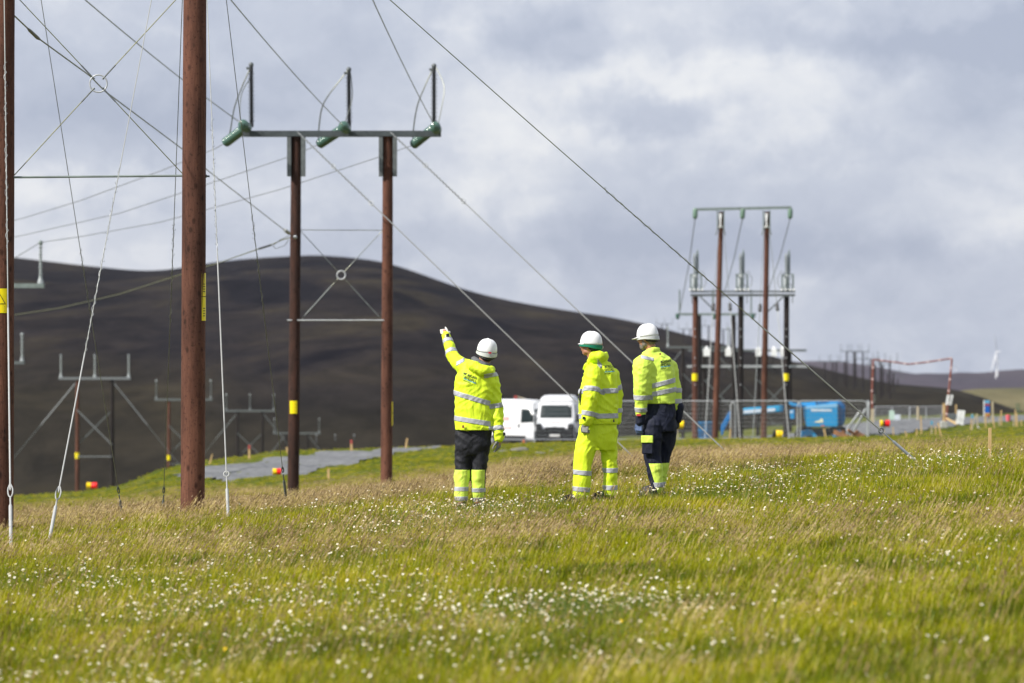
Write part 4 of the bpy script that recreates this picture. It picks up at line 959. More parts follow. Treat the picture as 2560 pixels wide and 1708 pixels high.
# ------------------------------------------------------------------ temporary fence panels
mesh_m = mat('fence_mesh', (.42, .44, .45), .5, .4)
def fence_proto():
    root = empty('fence_panel', (0, 0, 0)); w, h = 3.38, 2.0
    b = MB(); rr = .25; pts = [(-w / 2, 0, 0)]
    for a in np.linspace(math.pi, math.pi / 2, 5): pts.append((-w / 2 + rr + rr * math.cos(a), 0, h - rr + rr * math.sin(a)))
    for a in np.linspace(math.pi / 2, 0, 5): pts.append((w / 2 - rr + rr * math.cos(a), 0, h - rr + rr * math.sin(a)))
    pts.append((w / 2, 0, 0)); b.tube(pts, .028, 8); b.tube([(-w / 2, 0, .14), (w / 2, 0, .14)], .022, 6); b.build('panel_frame', GALV, root, world=False)
    b = MB()
    for i in range(1, 46): x = -w / 2 + w * i / 46; b.beam((x, 0, .14), (x, 0, h - (.02 if abs(x) < w / 2 - .25 else .12)), .005, .005)
    for i in range(1, 9): b.beam((-w / 2, .004, .14 + i * .21), (w / 2, .004, .14 + i * .21), .007, .007)
    m = b.build('wire_mesh', mesh_m, root, world=False); m['kind'] = 'stuff'
    b = MB(); b.box((w / 2 + .03, 0, .07), (.22, .62, .14), taper=.85); b.build('foot_block', GALV, root, world=False)
    return root
fp = fence_proto(); fences = []
fl = [(1422, 187, 0, 'temporary mesh fence panel between the middle and the right man'), (1588, 186.5, 0, 'temporary mesh fence panel directly behind the right man'), (1751, 186, 0, 'temporary mesh fence panel in front of the brown substation pole'),
      (1914, 185.6, 0, 'temporary mesh fence panel in front of the blue boom'), (2081, 185.2, 0, 'temporary mesh fence panel in front of the blue machine body'), (2170, 187, R(86), 'end fence panel turned edge on at the right of the blue machine')]
for i, (px, d, rz, lab) in enumerate(fl):
    o = fp if i == 0 else copy_tree(fp); x = P(px, 0, d).x; o.location = (x, d, P(0, 1106, d).z); o.rotation_euler.z = rz; tag(o, lab, 'fence panel', 'temporary fence panels round the substation')
# leaning loose panels and timber heap
for i, (px0, y0, px1, y1, lab) in enumerate(((2118, 1073, 2149, 1028, 'loose steel barrier leaning near the fence end, left one'), (2136, 1074, 2163, 1022, 'loose steel barrier leaning against the end fence panel'))):
    root = empty('steel_barrier', P(px0, 1100, 187), label=lab, cat='barrier', group='loose steel barriers')
    b = MB()
    for k in range(3): b.tube([P(px0 + k * 1.5, 1100, 187 + k), P(px0 + k * 1.5, y0, 187 + k), P(px1 + k * 1.5, y1, 187 + k * 1.1)], .035, 6)
    b.tube([P(px0, y0, 187), P(px0 + 3, y0, 189)], .03, 6); b.build('frame_tube', GALV, root)
    b = MB(); 
    for k in range(8): t = k / 7; b.tube([P(px0 + (px1 - px0) * t, y0 + (y1 - y0) * t, 187), P(px0 + (px1 - px0) * t + 3, y0 + (y1 - y0) * t, 189.2)], .014, 5)
    b.build('cross_bar', GALV, root)
root = empty('timber_pile', P(2125, 1104, 184), label='heap of brown offcuts and pallet wood beside the blue machine', cat='timber pile')
rnd = random.Random(5); bw = mat('brown_offcuts', (.20, .10, .05), .85, var=.35, scale=6)
for i in range(14):
    c = P(rnd.uniform(2104, 2156), rnd.uniform(1084, 1103), 184 + rnd.uniform(-.6, .6)); b = MB(); b.box(c, (rnd.uniform(.3, .9), .12, rnd.uniform(.06, .3)), Euler((rnd.uniform(-.3, .3), rnd.uniform(-.6, .6), rnd.uniform(-.5, .5))).to_matrix()); b.build('plank', bw, root)
b = MB(); b.box(P(2107, 1090, 184), (.16, .16, .52)); b.build('post', bw, root)

# ------------------------------------------------------------------ blue boom lift
BL = mat('machine_blue', (.005, .27, .60), .35, var=.08, scale=2, spec=.5); BLD = mat('machine_blue_dark', (.004, .10, .30), .4, var=.1, scale=2)
BLK = mat('machine_navy', (.01, .05, .11), .6); TYRE = mat('tyre_rubber', (.02, .02, .022), .8); DEC = mat('pale_decal', (.60, .70, .80), .5, var=.1, scale=4)
DB = 195.0; zb_ = P(0, 1102, DB).z
lift = empty('boom_lift', (P(2045, 0, DB).x, DB, zb_), label='bright blue boom lift parked behind the mesh fence with its jib folded to the left', cat='boom lift')
def Q(px, y, dd=0.0): return P(px, y, DB + dd)
def slab(name, pts, y0, y1, m, parent, bevel=.04):
    b = MB(); n = len(pts); v = [Q(px, y, y0) for px, y in pts] + [Q(px, y, y1) for px, y in pts]
    b.add(v, [tuple(range(n)), tuple(reversed(range(n, 2 * n)))] + [(i, (i + 1) % n, n + (i + 1) % n, n + i) for i in range(n)]); return b.build(name, m, parent, bevel=bevel)
body = slab('engine_cowl', [(2008, 1015), (2094, 1006), (2096, 1064), (2093, 1068), (2016, 1068), (2009, 1040)], -1.2, .4, BL, lift, .07)
slab('counterweight', [(2096, 1008), (2108, 1008), (2113, 1014), (2113, 1052), (2108, 1064), (2096, 1064)], -1.0, .9, BLD, lift, .05)
slab('top_boom', [(1995, 1008), (2100, 1000), (2106, 1006), (2096, 1012), (2010, 1019), (1996, 1016)], -.5, .3, BL, lift, .05)
slab('cowl_highlight', [(2009, 1017), (2093, 1008.5), (2094, 1018), (2009, 1023)], -1.215, -1.205, mat('blue_highlight', (.22, .48, .75), .4), body, 0)  # pale blue strip painted as a highlight along the cowl top
slab('chassis', [(2012, 1070), (2096, 1070), (2098, 1096), (2008, 1096)], -.7, .7, BLK, lift, .03)
slab('axle_fairing', [(2014, 1072), (2030, 1074), (2046, 1094), (2030, 1096)], -1.0, -.8, BL, lift, .02)
for px in (2012, 2094):
    for dd in (-.75, 1.1):
        b = MB(); c = Q(px, 1088, dd); b.lathe(c + Vector((0, -.22, 0)), c + Vector((0, .22, 0)), [(0, .20), (.02, .46), (.12, .52), (.88, .52), (.98, .46), (1, .2)], 20); w = b.build('wheel', TYRE, lift)
        b = MB(); b.lathe(c + Vector((0, -.25, 0)), c + Vector((0, -.20, 0)), [(0, .10), (.3, .26), (1, .28)], 16); b.build('rim', BL, w)
slab('main_boom', [(1855, 1021), (1958, 1013), (1960, 1029), (1856, 1037)], -.3, .3, mat('boom_blue', (.02, .33, .62), .35, var=.08), lift, .04)
slab('boom_stripe', [(1857, 1026), (1938, 1020), (1938, 1028), (1857, 1034)], -.315, -.305, DEC, lift, 0)
slab('boom_link', [(1970, 1004), (1996, 1010), (2006, 1014), (2004, 1019), (1980, 1016), (1970, 1010)], -.5, .2, BL, lift, .04)
slab('basket_cabinet', [(1974, 1026), (1986, 1024), (1987, 1048), (1976, 1048)], -.6, .1, BL, lift, .03)
slab('cabinet_decal', [(1975, 1028), (1982, 1027), (1982, 1032), (1975, 1033)], -.615, -.605, DEC, lift, 0)
slab('jib_arm', [(1803, 1088), (1802, 1066), (1822, 1030), (1829, 1026), (1826, 1046), (1811, 1075), (1806, 1090)], -.2, .2, mat('jib_blue', (.004, .15, .42), .4), lift, .03)
slab('lettering_panel', [(2027, 1023), (2079, 1024), (2080, 1028.5), (2028, 1028.5)], -1.215, -1.205, DEC, body, 0)
slab('logo_swoosh', [(2036, 1057), (2039, 1053), (2049, 1051), (2052, 1046), (2056, 1047), (2059, 1056), (2050, 1057)], -1.215, -1.205, mat('pale_yellow_decal', (.75, .75, .55), .5), body, 0)
slab('tail_light', [(2052, 1063), (2061, 1063), (2061, 1066), (2052, 1066)], -1.225, -1.205, mat('orange_lens', (.6, .15, .08), .4), body, 0)
slab('latch', [(2040, 1004), (2044, 1004), (2044, 1011), (2040, 1011)], -1.22, -1.1, BLKP, body, 0)
b = MB()
for k in range(7): b.tube([Q(1742 + k * 6, 1102, .4), Q(1742 + k * 6, 1056, .4)], .018, 5)
b.tube([Q(1742, 1056, .4), Q(1780, 1056, .4)], .03, 6); b.tube([Q(1742, 1076, .4), Q(1780, 1076, .4)], .022, 6); b.build('basket_rail', BL, lift)
slab('basket_floor', [(1743, 1096), (1776, 1094), (1776, 1100), (1743, 1101)], -.3, .6, BL, lift, .01)
b = MB(); b.box(Q(1777, 1078, .4), (.4, .4, .9)); b.build('control_box', mat('basket_tarp', (.03, .06, .10), .8), lift)

# ------------------------------------------------------------------ white vans
VW = mat('van_white', (.66, .67, .69), .28, var=.02, scale=1.5, spec=.6); VG = mat('van_glass', (.016, .024, .026), .4, spec=.12); VB = mat('van_black_trim', (.010, .011, .012), .8, var=.2, scale=6, spec=.1)
VR = mat('van_red_print', (.70, .34, .33), .5, var=.2, scale=5); LAMP = mat('headlight_lens', (.55, .58, .6), .12, spec=.9); RIM = mat('wheel_rim', (.30, .31, .32), .4, .6)
def van(loc, rz, label):
    root = empty('van', loc, rz, label=label, cat='van', group='white vans parked on the gravel')
    # front of the van points to -Y; sections along Y: (y, half width, z0, z1, roundness)
    prof = [(-.02, .80, .42, .86), (.06, .90, .36, .98), (.30, .96, .34, 1.12), (.62, .985, .33, 1.22), (.95, .99, .33, 1.32), (1.20, .99, .33, 1.62), (1.48, .985, .33, 2.02), (1.80, .98, .33, 2.34), (2.2, .98, .33, 2.47), (3.2, .985, .33, 2.52), (5.2, .985, .33, 2.50), (5.42, .97, .36, 2.42)]
    rings = []; n = 28
    for y, w, z0, z1 in prof:
        ring = []
        for j in range(n):
            a = 2 * math.pi * (j + .5) / n; ca, sa = math.cos(a), math.sin(a); e = .28
            ux = abs(ca) ** e * (1 if ca > 0 else -1); uz = abs(sa) ** e * (1 if sa > 0 else -1); zc = (z0 + z1) / 2; z = zc + uz * (z1 - z0) / 2
            tp = 1 - .10 * max(0, (z - 1.25) / 1.25) if z > 1.25 else 1
            ring.append((ux * w * tp, y, z))
        rings.append(ring)
    b = MB(); b.ring_loft(rings); body = b.build('body', VW, root, world=False)
    bv = BVHTree.FromPolygons([tuple(v.co) for v in body.data.vertices], [tuple(p.vertices) for p in body.data.polygons])
    def skin(name, pts, direction, m, off=.012, parent=None, label=None, sub=6):
        # a panel lying on the body skin; pts are (u, v) corners in the plane seen along 'direction', subdivided and pressed on
        b = MB(); p = [Vector(q) for q in pts]; g = []
        for i in range(sub + 1):
            for j in range(sub + 1):
                s, t = i / sub, j / sub; v = (p[0] * (1 - s) + p[1] * s) * (1 - t) + (p[3] * (1 - s) + p[2] * s) * t
                h = bv.ray_cast(v - Vector(direction) * 4, Vector(direction)); hit = h[0] if h[0] is not None else v
                g.append(hit - Vector(direction) * off)
        f = [(i * (sub + 1) + j, (i + 1) * (sub + 1) + j, (i + 1) * (sub + 1) + j + 1, i * (sub + 1) + j + 1) for i in range(sub) for j in range(sub)]
        b.add(g, f); o = b.build(name, m, parent or root, world=False); sm = o.modifiers.new('thick', 'SOLIDIFY'); sm.thickness = .012; return o
    skin('windscreen', [(-.80, 0, 1.40), (.80, 0, 1.40), (.76, 0, 2.03), (-.76, 0, 2.03)], (0, 1, 0), VG)
    b = MB(); b.box((0, .04, .56), (1.90, .36, .66)); b.box((-.80, .05, .96), (.32, .32, .36)); b.box((.80, .05, .96), (.32, .32, .36)); bump_ = b.build('bumper', VB, root, world=False, bevel=.09)
    b = MB(); b.box((0, -.04, .86), (1.0, .24, .22)); b.build('grille', VB, root, world=False, bevel=.05)
    b = MB(); b.box((0, -.155, .56), (.50, .02, .11)); b.build('number_plate', mat('plate_white', (.72, .72, .70), .4, var=.3, scale=25), root, world=False)
    b = MB(); b.tube([(-.16, -.10, .95), (0, -.10, 1.0), (.16, -.10, .95)], .02, 5); b.tube([(-.16, -.10, .88), (0, -.10, .93), (.16, -.10, .88)], .02, 5); b.build('badge', RIM, root, world=False)
    for s in (-1, 1):
        skin('headlight', [(s * .96, 0, 1.12), (s * .62, 0, 1.0), (s * .70, 0, 1.16), (s * .92, 0, 1.34)], (0, 1, 0), LAMP, .015)
        skin('wheel_arch', [(0, .30, .36), (0, 1.30, .36), (0, 1.18, .92), (0, .45, .92)], (-s, 0, 0), VB, .01)
        skin('side_window', [(0, 1.22, 1.36), (0, 2.25, 1.30), (0, 2.22, 2.02), (0, 1.66, 2.0)], (-s, 0, 0), VG, .01)
        skin('side_moulding', [(0, 1.9, .50), (0, 4.3, .50), (0, 4.3, .62), (0, 1.9, .62)], (-s, 0, 0), VB, .02)
        skin('door_handle', [(0, 2.32, 1.06), (0, 2.42, 1.06), (0, 2.42, 1.24), (0, 2.32, 1.24)], (-s, 0, 0), VB, .02)
        skin('red_print', [(0, 3.1, 1.42), (0, 3.9, 1.42), (0, 3.9, 1.60), (0, 3.1, 1.60)], (-s, 0, 0), VR, .008)
        skin('red_print', [(0, 2.9, .98), (0, 4.5, .98), (0, 4.5, 1.06), (0, 2.9, 1.06)], (-s, 0, 0), VR, .008)
        b = MB(); b.box((s * 1.10, 1.05, 1.38), (.20, .14, .38)); b.box((s * 1.0, 1.08, 1.26), (.12, .08, .08)); b.build('mirror', VB, root, world=False, bevel=.03)
        for y in (.80, 4.35):
            b = MB(); c = Vector((s * .86, y, .35)); b.lathe(c - Vector((.11, 0, 0)), c + Vector((.11, 0, 0)), [(0, .2), (.03, .32), (.12, .35), (.88, .35), (.97, .32), (1, .2)], 22); w = b.build('wheel', TYRE, root, world=False)
            b = MB(); b.lathe(c + Vector((s * .09, 0, 0)), c + Vector((s * .12, 0, 0)), [(0, .23), (1, .12)], 14); b.build('rim', RIM, w, world=False)
    skin('red_print', [(-.25, 0, 1.15), (.25, 0, 1.15), (.25, 0, 1.20), (-.25, 0, 1.20)], (0, 1, 0), VR, .008)
    return root
dv_ = 190.0
van((P(1387, 0, dv_).x, dv_, P(0, 1117, dv_).z), R(-4), 'white panel van facing the camera between the left and middle men')
van((P(1412, 0, 199).x, 199, P(0, 1121, 199).z), R(46), 'white panel van seen from its side, half hidden behind the front facing van')
b = MB(); fl_ = empty('fire_point_flag', P(1287, 1110, 205), label='blurred red topped post with a boom just above the rear white van roof', cat='marker')
b.tube([P(1287, 1110, 205), P(1289, 998, 205)], .05, 6); b.tube([P(1293, 992, 205), P(1315, 999, 205)], .04, 5); b.build('post', TIMBG, fl_)
b = MB(); b.box(P(1289, 994, 205), (.18, .18, .20)); b.build('red_cap', mat('faded_red', (.35, .07, .06), .7), fl_)

# ------------------------------------------------------------------ orange height-limit goalpost
ORG = mat('orange_pipe', (.22, .070, .048), .5, var=.15, scale=3); RW = mat('white_band', (.62, .45, .42), .6)
DG = 205.0
gp = empty('height_goalpost', P(2275, 1056, DG), label='thin orange and white goalpost with a sagging top rope over the gate', cat='goalpost')
def banded(pts, r, name):
    b = MB(); b.tube(pts, r, 8); o = b.build(name, ORG, gp)
    tot = 0; pts = [Vector(p) for p in pts]
    b = MB(); seg = [(pts[i + 1] - pts[i]).length for i in range(len(pts) - 1)]; L_ = sum(seg); s = .45
    while s < L_:
        acc = 0
        for i, sl in enumerate(seg):
            if acc + sl >= s: t = (s - acc) / sl; c = pts[i].lerp(pts[i + 1], t); dd = (pts[i + 1] - pts[i]).normalized(); b.tube([c - dd * .05, c + dd * .05], r * 1.12, 8); break
            acc += sl
        s += .62
    b.build('white_sleeve', RW, o)
banded([P(2181, 1056, DG), P(2180, 980, DG), P(2183, 899, DG)], .050, 'goal_upright')
banded([P(2365, 1056, DG), P(2372, 980, DG), P(2380, 897, DG)], .050, 'goal_upright')
banded([P(2183, 899, DG), P(2230, 905, DG), P(2272, 911, DG), P(2315, 906, DG), P(2380, 896, DG)], .042, 'top_rope')
b = MB(); b.box(P(2181, 1040, DG), (.16, .16, .75)); b.build('footing_post', TIMBG, gp)
b = MB(); b.box(P(2360, 1031, DG + .3), (.13, .13, .95)); b.build('footing_post', TIMB, gp)
b = MB(); b.box(P(2360, 1062, DG - 5), (.38, .4, .36)); b.build('concrete_block', CONC, None, label='squat concrete block at the foot of the right goal upright', cat='concrete block', bevel=.03)
b = MB(); b.box(P(2185, 996, DG + .1), (.12, .04, .42)); b.build('side_plate', mat('grey_green_plate', (.35, .37, .30), .7), gp)
for k, (x0, x1) in enumerate(((2365, 2371), (2373.5, 2380))):
    b = MB(); t = 3; b.add([P(x0 + t, 987, DG - .3), P(x1 + t, 988, DG - .3), P(x1 - 1.5, 1013, DG - .3), P(x0 - 1.5, 1012, DG - .3), P(x0 + t, 987, DG - .26), P(x1 + t, 988, DG - .26), P(x1 - 1.5, 1013, DG - .26), P(x0 - 1.5, 1012, DG - .26)], [(0, 1, 2, 3), (7, 6, 5, 4), (0, 4, 5, 1), (1, 5, 6, 2), (2, 6, 7, 3), (3, 7, 4, 0)])
    so = b.build('sign_board', WHITEP, gp)
    if k == 1:
        b = MB()
        for q in range(4): b.box(P(2376, 992 + q * 5, DG - .33), (.05, .01, .04))
        b.build('sign_print', INK, so)
# two-leaf field gate
for i, (xa, xb, lab) in enumerate(((2187, 2273, 'left leaf of the grey field gate under the goalpost'), (2275, 2356, 'right leaf of the grey field gate under the goalpost'))):
    dg = 258.0; root = empty('field_gate', P((xa + xb) / 2, 1057, dg), label=lab, cat='gate', group='two leaf field gate')
    b = MB(); b.tube([P(xa, 1017, dg), P(xb, 1016, dg), P(xb, 1056, dg), P(xa, 1056, dg), P(xa, 1017, dg)], .035, 6); b.build('gate_frame', GALV, root)
    for k, y in enumerate((1023, 1030, 1037, 1044, 1050)): b = MB(); b.tube([P(xa, y, dg), P(xb, y, dg)], .02, 5); b.build('gate_bar', GALV, root)
    b = MB(); b.tube([P((xa + xb) / 2, 1017, dg), P((xa + xb) / 2, 1056, dg)], .03, 5); b.build('gate_bar', GALV, root)
b = MB(); b.box(P(2229.5, 1038, 257.5), (.36, .04, .62)); b.build('gate_notice', mat('pale_green_notice', (.45, .58, .50), .6, var=.2, scale=6), None, label='pale green notice hung on the left gate leaf', cat='sign', kind='thing')
b = MB(); b.box(P(2243.5, 1045, 257.3), (.38, .04, .46)); b.build('gate_notice', mat('pale_grey_notice', (.55, .60, .66), .6, var=.15, scale=6), None, label='pale grey notice on the gate next to the green one', cat='sign', kind='thing')
b = MB(); b.tube([P(2295, 1057, 250), P(2295, 1016, 250)], .075, 8); b.build('gate_post', TIMBG, None, label='round timber post in front of the right gate leaf', cat='post')
# leaning white boards
for i, (pts, lab) in enumerate((([(2394, 1025), (2404, 1026), (2399, 1060), (2389, 1061)], 'white board leaning beside the goalpost, left of the pair'), ([(2404.5, 1025.5), (2413, 1027), (2408, 1063), (2400, 1062)], 'white board leaning beside the goalpost, right of the pair'))):
    dd = 198.0 - i; b = MB(); v = [P(x, y, dd) for x, y in pts] + [P(x, y, dd + .05) for x, y in pts]; b.add(v, [(0, 1, 2, 3), (7, 6, 5, 4), (0, 4, 5, 1), (1, 5, 6, 2), (2, 6, 7, 3), (3, 7, 4, 0)]); b.build('white_board', WHITEP, None, label=lab, cat='sign board', group='leaning white boards')
b = MB(); b.box(P(2376, 1042, 210), (1.0, .5, .32)); b.build('water_trough', GALVD, None, label='low grey tank between the goalpost and the white boards', cat='tank', bevel=.03)
b = MB(); b.tube([P(2366, 1046, 199), P(2394, 1062, 198)], .05, 6); b.build('loose_plank', TIMB, None, label='loose pale plank lying by the leaning white boards', cat='plank')
# blue and red notice board
db = 215.0; nb = empty('notice_board', P(2466, 1066, db), label='tall notice board with blue centre, red band and orange foot', cat='sign board')
for y0, y1, m, nm in ((1001, 1009, mat('sky_blue_print', (.12, .35, .55), .5), 'top_strip'), (1009, 1015, mat('dark_red_print', (.30, .03, .05), .5), 'red_strip'), (1015, 1033, mat('deep_blue_print', (.006, .10, .45), .5), 'blue_field'), (1033, 1037, mat('amber_print', (.6, .36, .04), .5), 'amber_strip'), (1037, 1041, mat('brown_red_print', (.35, .07, .03), .5), 'bottom_strip')):
    b = MB(); b.box(P(2467.5, (y0 + y1) / 2, db), (13.0 / F * db, .05, (y1 - y0) / F * db - .004)); b.build(nm, m, nb)
b = MB(); b.box(P(2460, 1021, db - .01), (.05, .07, 40 / F * db)); b.build('board_edge', WHITEP, nb)
for px in (2462, 2473): b = MB(); b.box(P(px, 1054, db + .1), (.08, .08, .6)); b.build('leg', TIMBG, nb)

# ------------------------------------------------------------------ stakes, posts and markers
def stake(x0, y0, x1, y1, d, w, lab, m=TIMB, cap=None, flag=None):
    t, bt = P(x0, y0, d), P(x1, y1, d); root = empty('stake', bt, label=lab, cat='stake', group='wooden stakes on the site')
    ax = (t - bt).normalized(); b = MB(); b.beam(bt - ax * .25, t, w, w * .8, up=(0, 1, 0)); b.build('shaft', m, root)
    if cap: b = MB(); b.beam(t - ax * .16, t + ax * .004, w * 1.08, w * .88, up=(0, 1, 0)); b.build('cap', cap, root)
    if flag: b = MB(); b.box(t - ax * flag[1] + Vector((flag[0], -.03, 0)), (flag[2], .02, flag[3])); b.build('flag', flag[4], root)
redt = mat('faded_red', (.3, .1, .1)); blut = mat('blue_tape', (.10, .30, .45), .6)
S_ = [(531, 1135, 522, 1167, 152, .055, 'leaning pale stake on the green verge just right of the near pole'), (623, 1113, 623, 1152, 150, .08, 'upright red tipped stake on the green verge behind the track', TIMB, redt),
      (716, 1118, 722, 1140, 152, .07, 'leaning stake partly behind the second frame left pole'), (878, 1100, 879, 1141, 152, .085, 'upright red tipped stake between the second frame poles', TIMB, redt),
      (1018, 1096, 1012, 1132, 156, .075, 'leaning stake right of the second frame, by the gravel edge'), (821, 1172, 821, 1198, 112, .07, 'short stake in the rough grass before the gravel'),
      (1776, 1099, 1777, 1136, 150, .075, 'pale stake in the grass right of the right man'), (2060, 1072, 2066, 1105, 180, .075, 'leaning pale stake in front of the blue machine'),
      (1826, 1072, 1824, 1103, 184, .07, 'short stake beside the fence joint behind the right man'), (2475, 1070, 2474, 1152, 49.5, .037, 'tall fresh timber stake standing nearest on the right, in sharp focus'),
      (2302, 1040, 2303, 1072, 170, .05, 'thin stake below the right gate leaf'), (2329, 1056, 2329, 1087, 160, .055, 'stake with blue tape left of the goal upright foot', TIMBG, None, (0, .02, .10, .16, blut)),
      (2339, 1064, 2339, 1084, 160, .05, 'short stake just left of the leaning pale one'), (2345, 1057, 2353, 1092, 150, .055, 'leaning pale stake below the right goal upright'),
      (2390, 1012, 2390, 1048, 215, .075, 'stake standing behind the leaning white boards'), (2430, 1034, 2427, 1070, 190, .05, 'stake with blue flag right of the white boards', TIMB, None, (.02, .14, .12, .2, blut)),
      (2442, 1034, 2444, 1068, 190, .06, 'upright stake with a slanting wire at its foot', TIMBG), (2438, 1040, 2430, 1074, 188, .05, 'slanting grey stake crossing its neighbour', TIMBG), (2465, 1036, 2464, 1070, 200, .055, 'pale stake in front of the notice board'),
      (2481, 1004, 2482, 1046, 212, .10, 'thick tall post directly right of the notice board', TIMBG), (2482, 1044, 2487, 1078, 190, .055, 'leaning stake below the thick tall post'), (2498, 1041, 2498, 1064, 200, .055, 'short stake left of its taller neighbour and the pink bucket', TIMBG),
      (2503, 1026, 2503, 1066, 200, .06, 'tall stake just left of the pink bucket'), (2533, 1040, 2534, 1062, 200, .045, 'small stake right of the pink bucket', TIMBG), (2538, 1025, 2540, 1064, 200, .055, 'tall stake near the right frame edge'),
      (2542, 1033, 2543, 1071, 190, .05, 'stake overlapping the tall one near the right frame edge'), (2553, 1050, 2554, 1064, 200, .045, 'last short stake at the right frame edge'), (2263, 1078, 2266, 1089, 160, .05, 'tiny stake in the grass below the gate'),
      (2292, 1072, 2292, 1086, 165, .05, 'tiny stake on the gravel edge below the gate'), (2232, 1068, 2233, 1080, 165, .04, 'tiny pale stake beside the red and yellow marker')]
for s in S_: stake(*s)
for px, lab in ((2542, 'left of two green posts far off at the right edge'), (2548, 'right of two green posts far off at the right edge')):
    b = MB(); b.tube([P(px, 1036, 300), P(px, 1008, 300)], .05, 6); b.build('green_post', mat('green_post_paint', (.10, .14, .08), .7), None, label=lab, cat='post', group='far green posts')
b = MB(); b.lathe(P(2520.5, 1053, 195), P(2520.5, 1037, 195), [(0, .09), (.1, .10), (1, .125)], 14); b.build('bucket', mat('pink_plastic', (.72, .13, .17), .5), None, label='pink bucket on the grass near the right frame edge', cat='bucket')
b = MB(); b.tube([P(2444, 1066, 190), P(2456, 1077, 186)], .02, 5); b.build('loose_rod', GALV, None, label='short grey rod lying slanted at a stake foot', cat='rod')
def marker(px, yt, yb, d, c1, c2, w1, w2, lab, gy, gap=0, tilt=0):
    """two-coloured reflector drum on a stake"""
    base = P(px, gy, d); root = empty('marker', base, label=lab, cat='marker', group='two coloured reflector markers')
    h = (yb - yt) / F * d; z = P(0, (yt + yb) / 2, d).z; u = d / F; x = base.x; r = h / 2
    b = MB(); b.box((x, d + .02, (base.z - .2 + z) / 2), (.05, .05, z - base.z + .2)); b.build('stake', TIMBG, root)
    def drum(x0, x1, r0, r1, m, nm):
        b = MB(); b.lathe((x0, d, z), (x1, d, z + tilt), [(0, r0 * .9), (.06, r0), (.94, r1), (1, r1 * .9)], 12); b.build(nm, m, root)
    drum(x - w1 * u, x - gap * u, r, r * .92, c1, 'drum_half'); drum(x + gap * u, x + w2 * u, r * .92, r, c2, 'drum_half')
    if gap: drum(x - gap * u, x + gap * u, r * .8, r * .8, BLKP, 'hub')
marker(692, 1171, 1188, 123, YELP, REDP, 10, 11, 'yellow and red marker on the gravel left of the second frame', 1196)
marker(1278, 1126, 1143, 140, REDP, YELP, 16, 11, 'red and yellow marker in the grass beside the pointing man', 1152, 1.5)
marker(228, 1206, 1223, 190, YELP, REDP, 11, 15, 'yellow and red marker on the bank edge by the whole left frame', 1245)
marker(2210, 1050, 1068, 182, YELP, REDP, 9.5, 14, 'yellow and red marker on a black hub in front of the gate', 1080, 3)
marker(1940, 1075, 1095, 184, BLKP, YELP, 8, 16, 'black and bright yellow marker between the substation poles', 1104, 0, -.03)
marker(1694, 1051, 1071, 184, BLKP, YELP, 3, 15, 'black and yellow marker just beyond the right man hand', 1104, 0, -.03)
b = MB(); b.box(P(257, 1230, 190), (.16, .1, .12)); b.build('red_tag', REDP, None, label='tiny red tag in the grass right of the left bank marker', cat='tag')
b = MB(); b.box(P(1309, 1104, 168), (.12, .12, .16), taper=.5); b.build('traffic_cone', mat('faded_orange', (.5, .12, .05), .6), None, label='tiny faded orange cone under the side of the rear van', cat='cone')
# stones on the berm
st_m = mat('field_stone', (.17, .165, .14), .95, var=.3, scale=5, bump=.6); rnd = random.Random(3)
for i, (px, y, d, w) in enumerate(((1300, 1128, 128, .55), (1335, 1122, 132, .45), (1262, 1120, 135, .4), (1385, 1130, 128, .4), (1580, 1110, 150, .4), (2415, 1109, 120, .5), (1600, 1118, 140, .35), (1350, 1137, 122, .35))):
    x = P(px, 0, d).x; b = MB(); w *= .6; b.ball((x, d, gz(x, d) + w * .1), (w, w * .5, w * .30), 9, 6)
    b.v = [tuple(Vector(v) + mnoise.noise_vector(Vector(v) * 3) * w * .18) for v in b.v]
    b.build('stone', st_m, None, label=('flat grey stone on the grassy berm below the vans', 'pale stone on the berm below the front facing van', 'small stone on the berm left of the vans', 'stone on the berm by the middle man knee', 'stone in the grass left of the right man', 'flat stone in the green bank at the far right', 'stone in the grass behind the right man thigh', 'lowest stone on the berm between the left and middle men')[i], cat='stone', group='stones on the berm')

# ------------------------------------------------------------------ wind turbines
TW = mat('turbine_white', (.85, .86, .87), .5); TG = mat('turbine_grey', (.34, .37, .42), .5)
def turbine(px, yb, yh, d, blades, lab, rb):
    root = empty('wind_turbine', P(px, yb, d), label=lab, cat='wind turbine', group='wind turbines on the far hill'); u = d / F
    b = MB(); b.lathe(P(px - 1, yb + 6, d), P(px + .5, yh, d), [(0, 1.7 * u), (1, 1.0 * u)], 14); b.build('tower', TW, root)
    b = MB(); b.box(P(px + .5, yh - 1, d), (2.0 * u, 7 * u, 2.2 * u)); b.ball(P(px + .5, yh - 1, d - 5 * u), 1.8 * u, 10, 6); b.build('nacelle', TW, root)
    for (ex, ey, m) in blades:
        a = P(px + .5, yh - 1, d - 5 * u); e = P(ex, ey, d - 5 * u); pts = [a, a.lerp(e, .15), a.lerp(e, .3), a.lerp(e, .7), e]
        b = MB(); b.tube(pts, [1.0 * u * rb, 1.3 * u * rb, 1.8 * u * rb, 1.2 * u * rb, .3 * u], 8); b.build('blade', m, root)
turbine(2491, 940, 880, 3900, [(2486.5, 835, TG), (2477, 934, TW), (2503, 880, TW)], 'white wind turbine standing on the far hill at the right', 1.0)
turbine(2494, 938, 905, 4050, [(2489, 884, TG), (2498, 885, TG), (2494, 925, TG)], 'thinner wind turbine overlapping the white one from behind', .6)
turbine(2390, 944, 925, 4300, [(2386, 912, TG), (2394, 915, TG), (2390, 940, TG)], 'faint small turbine right of the goalpost', .6)

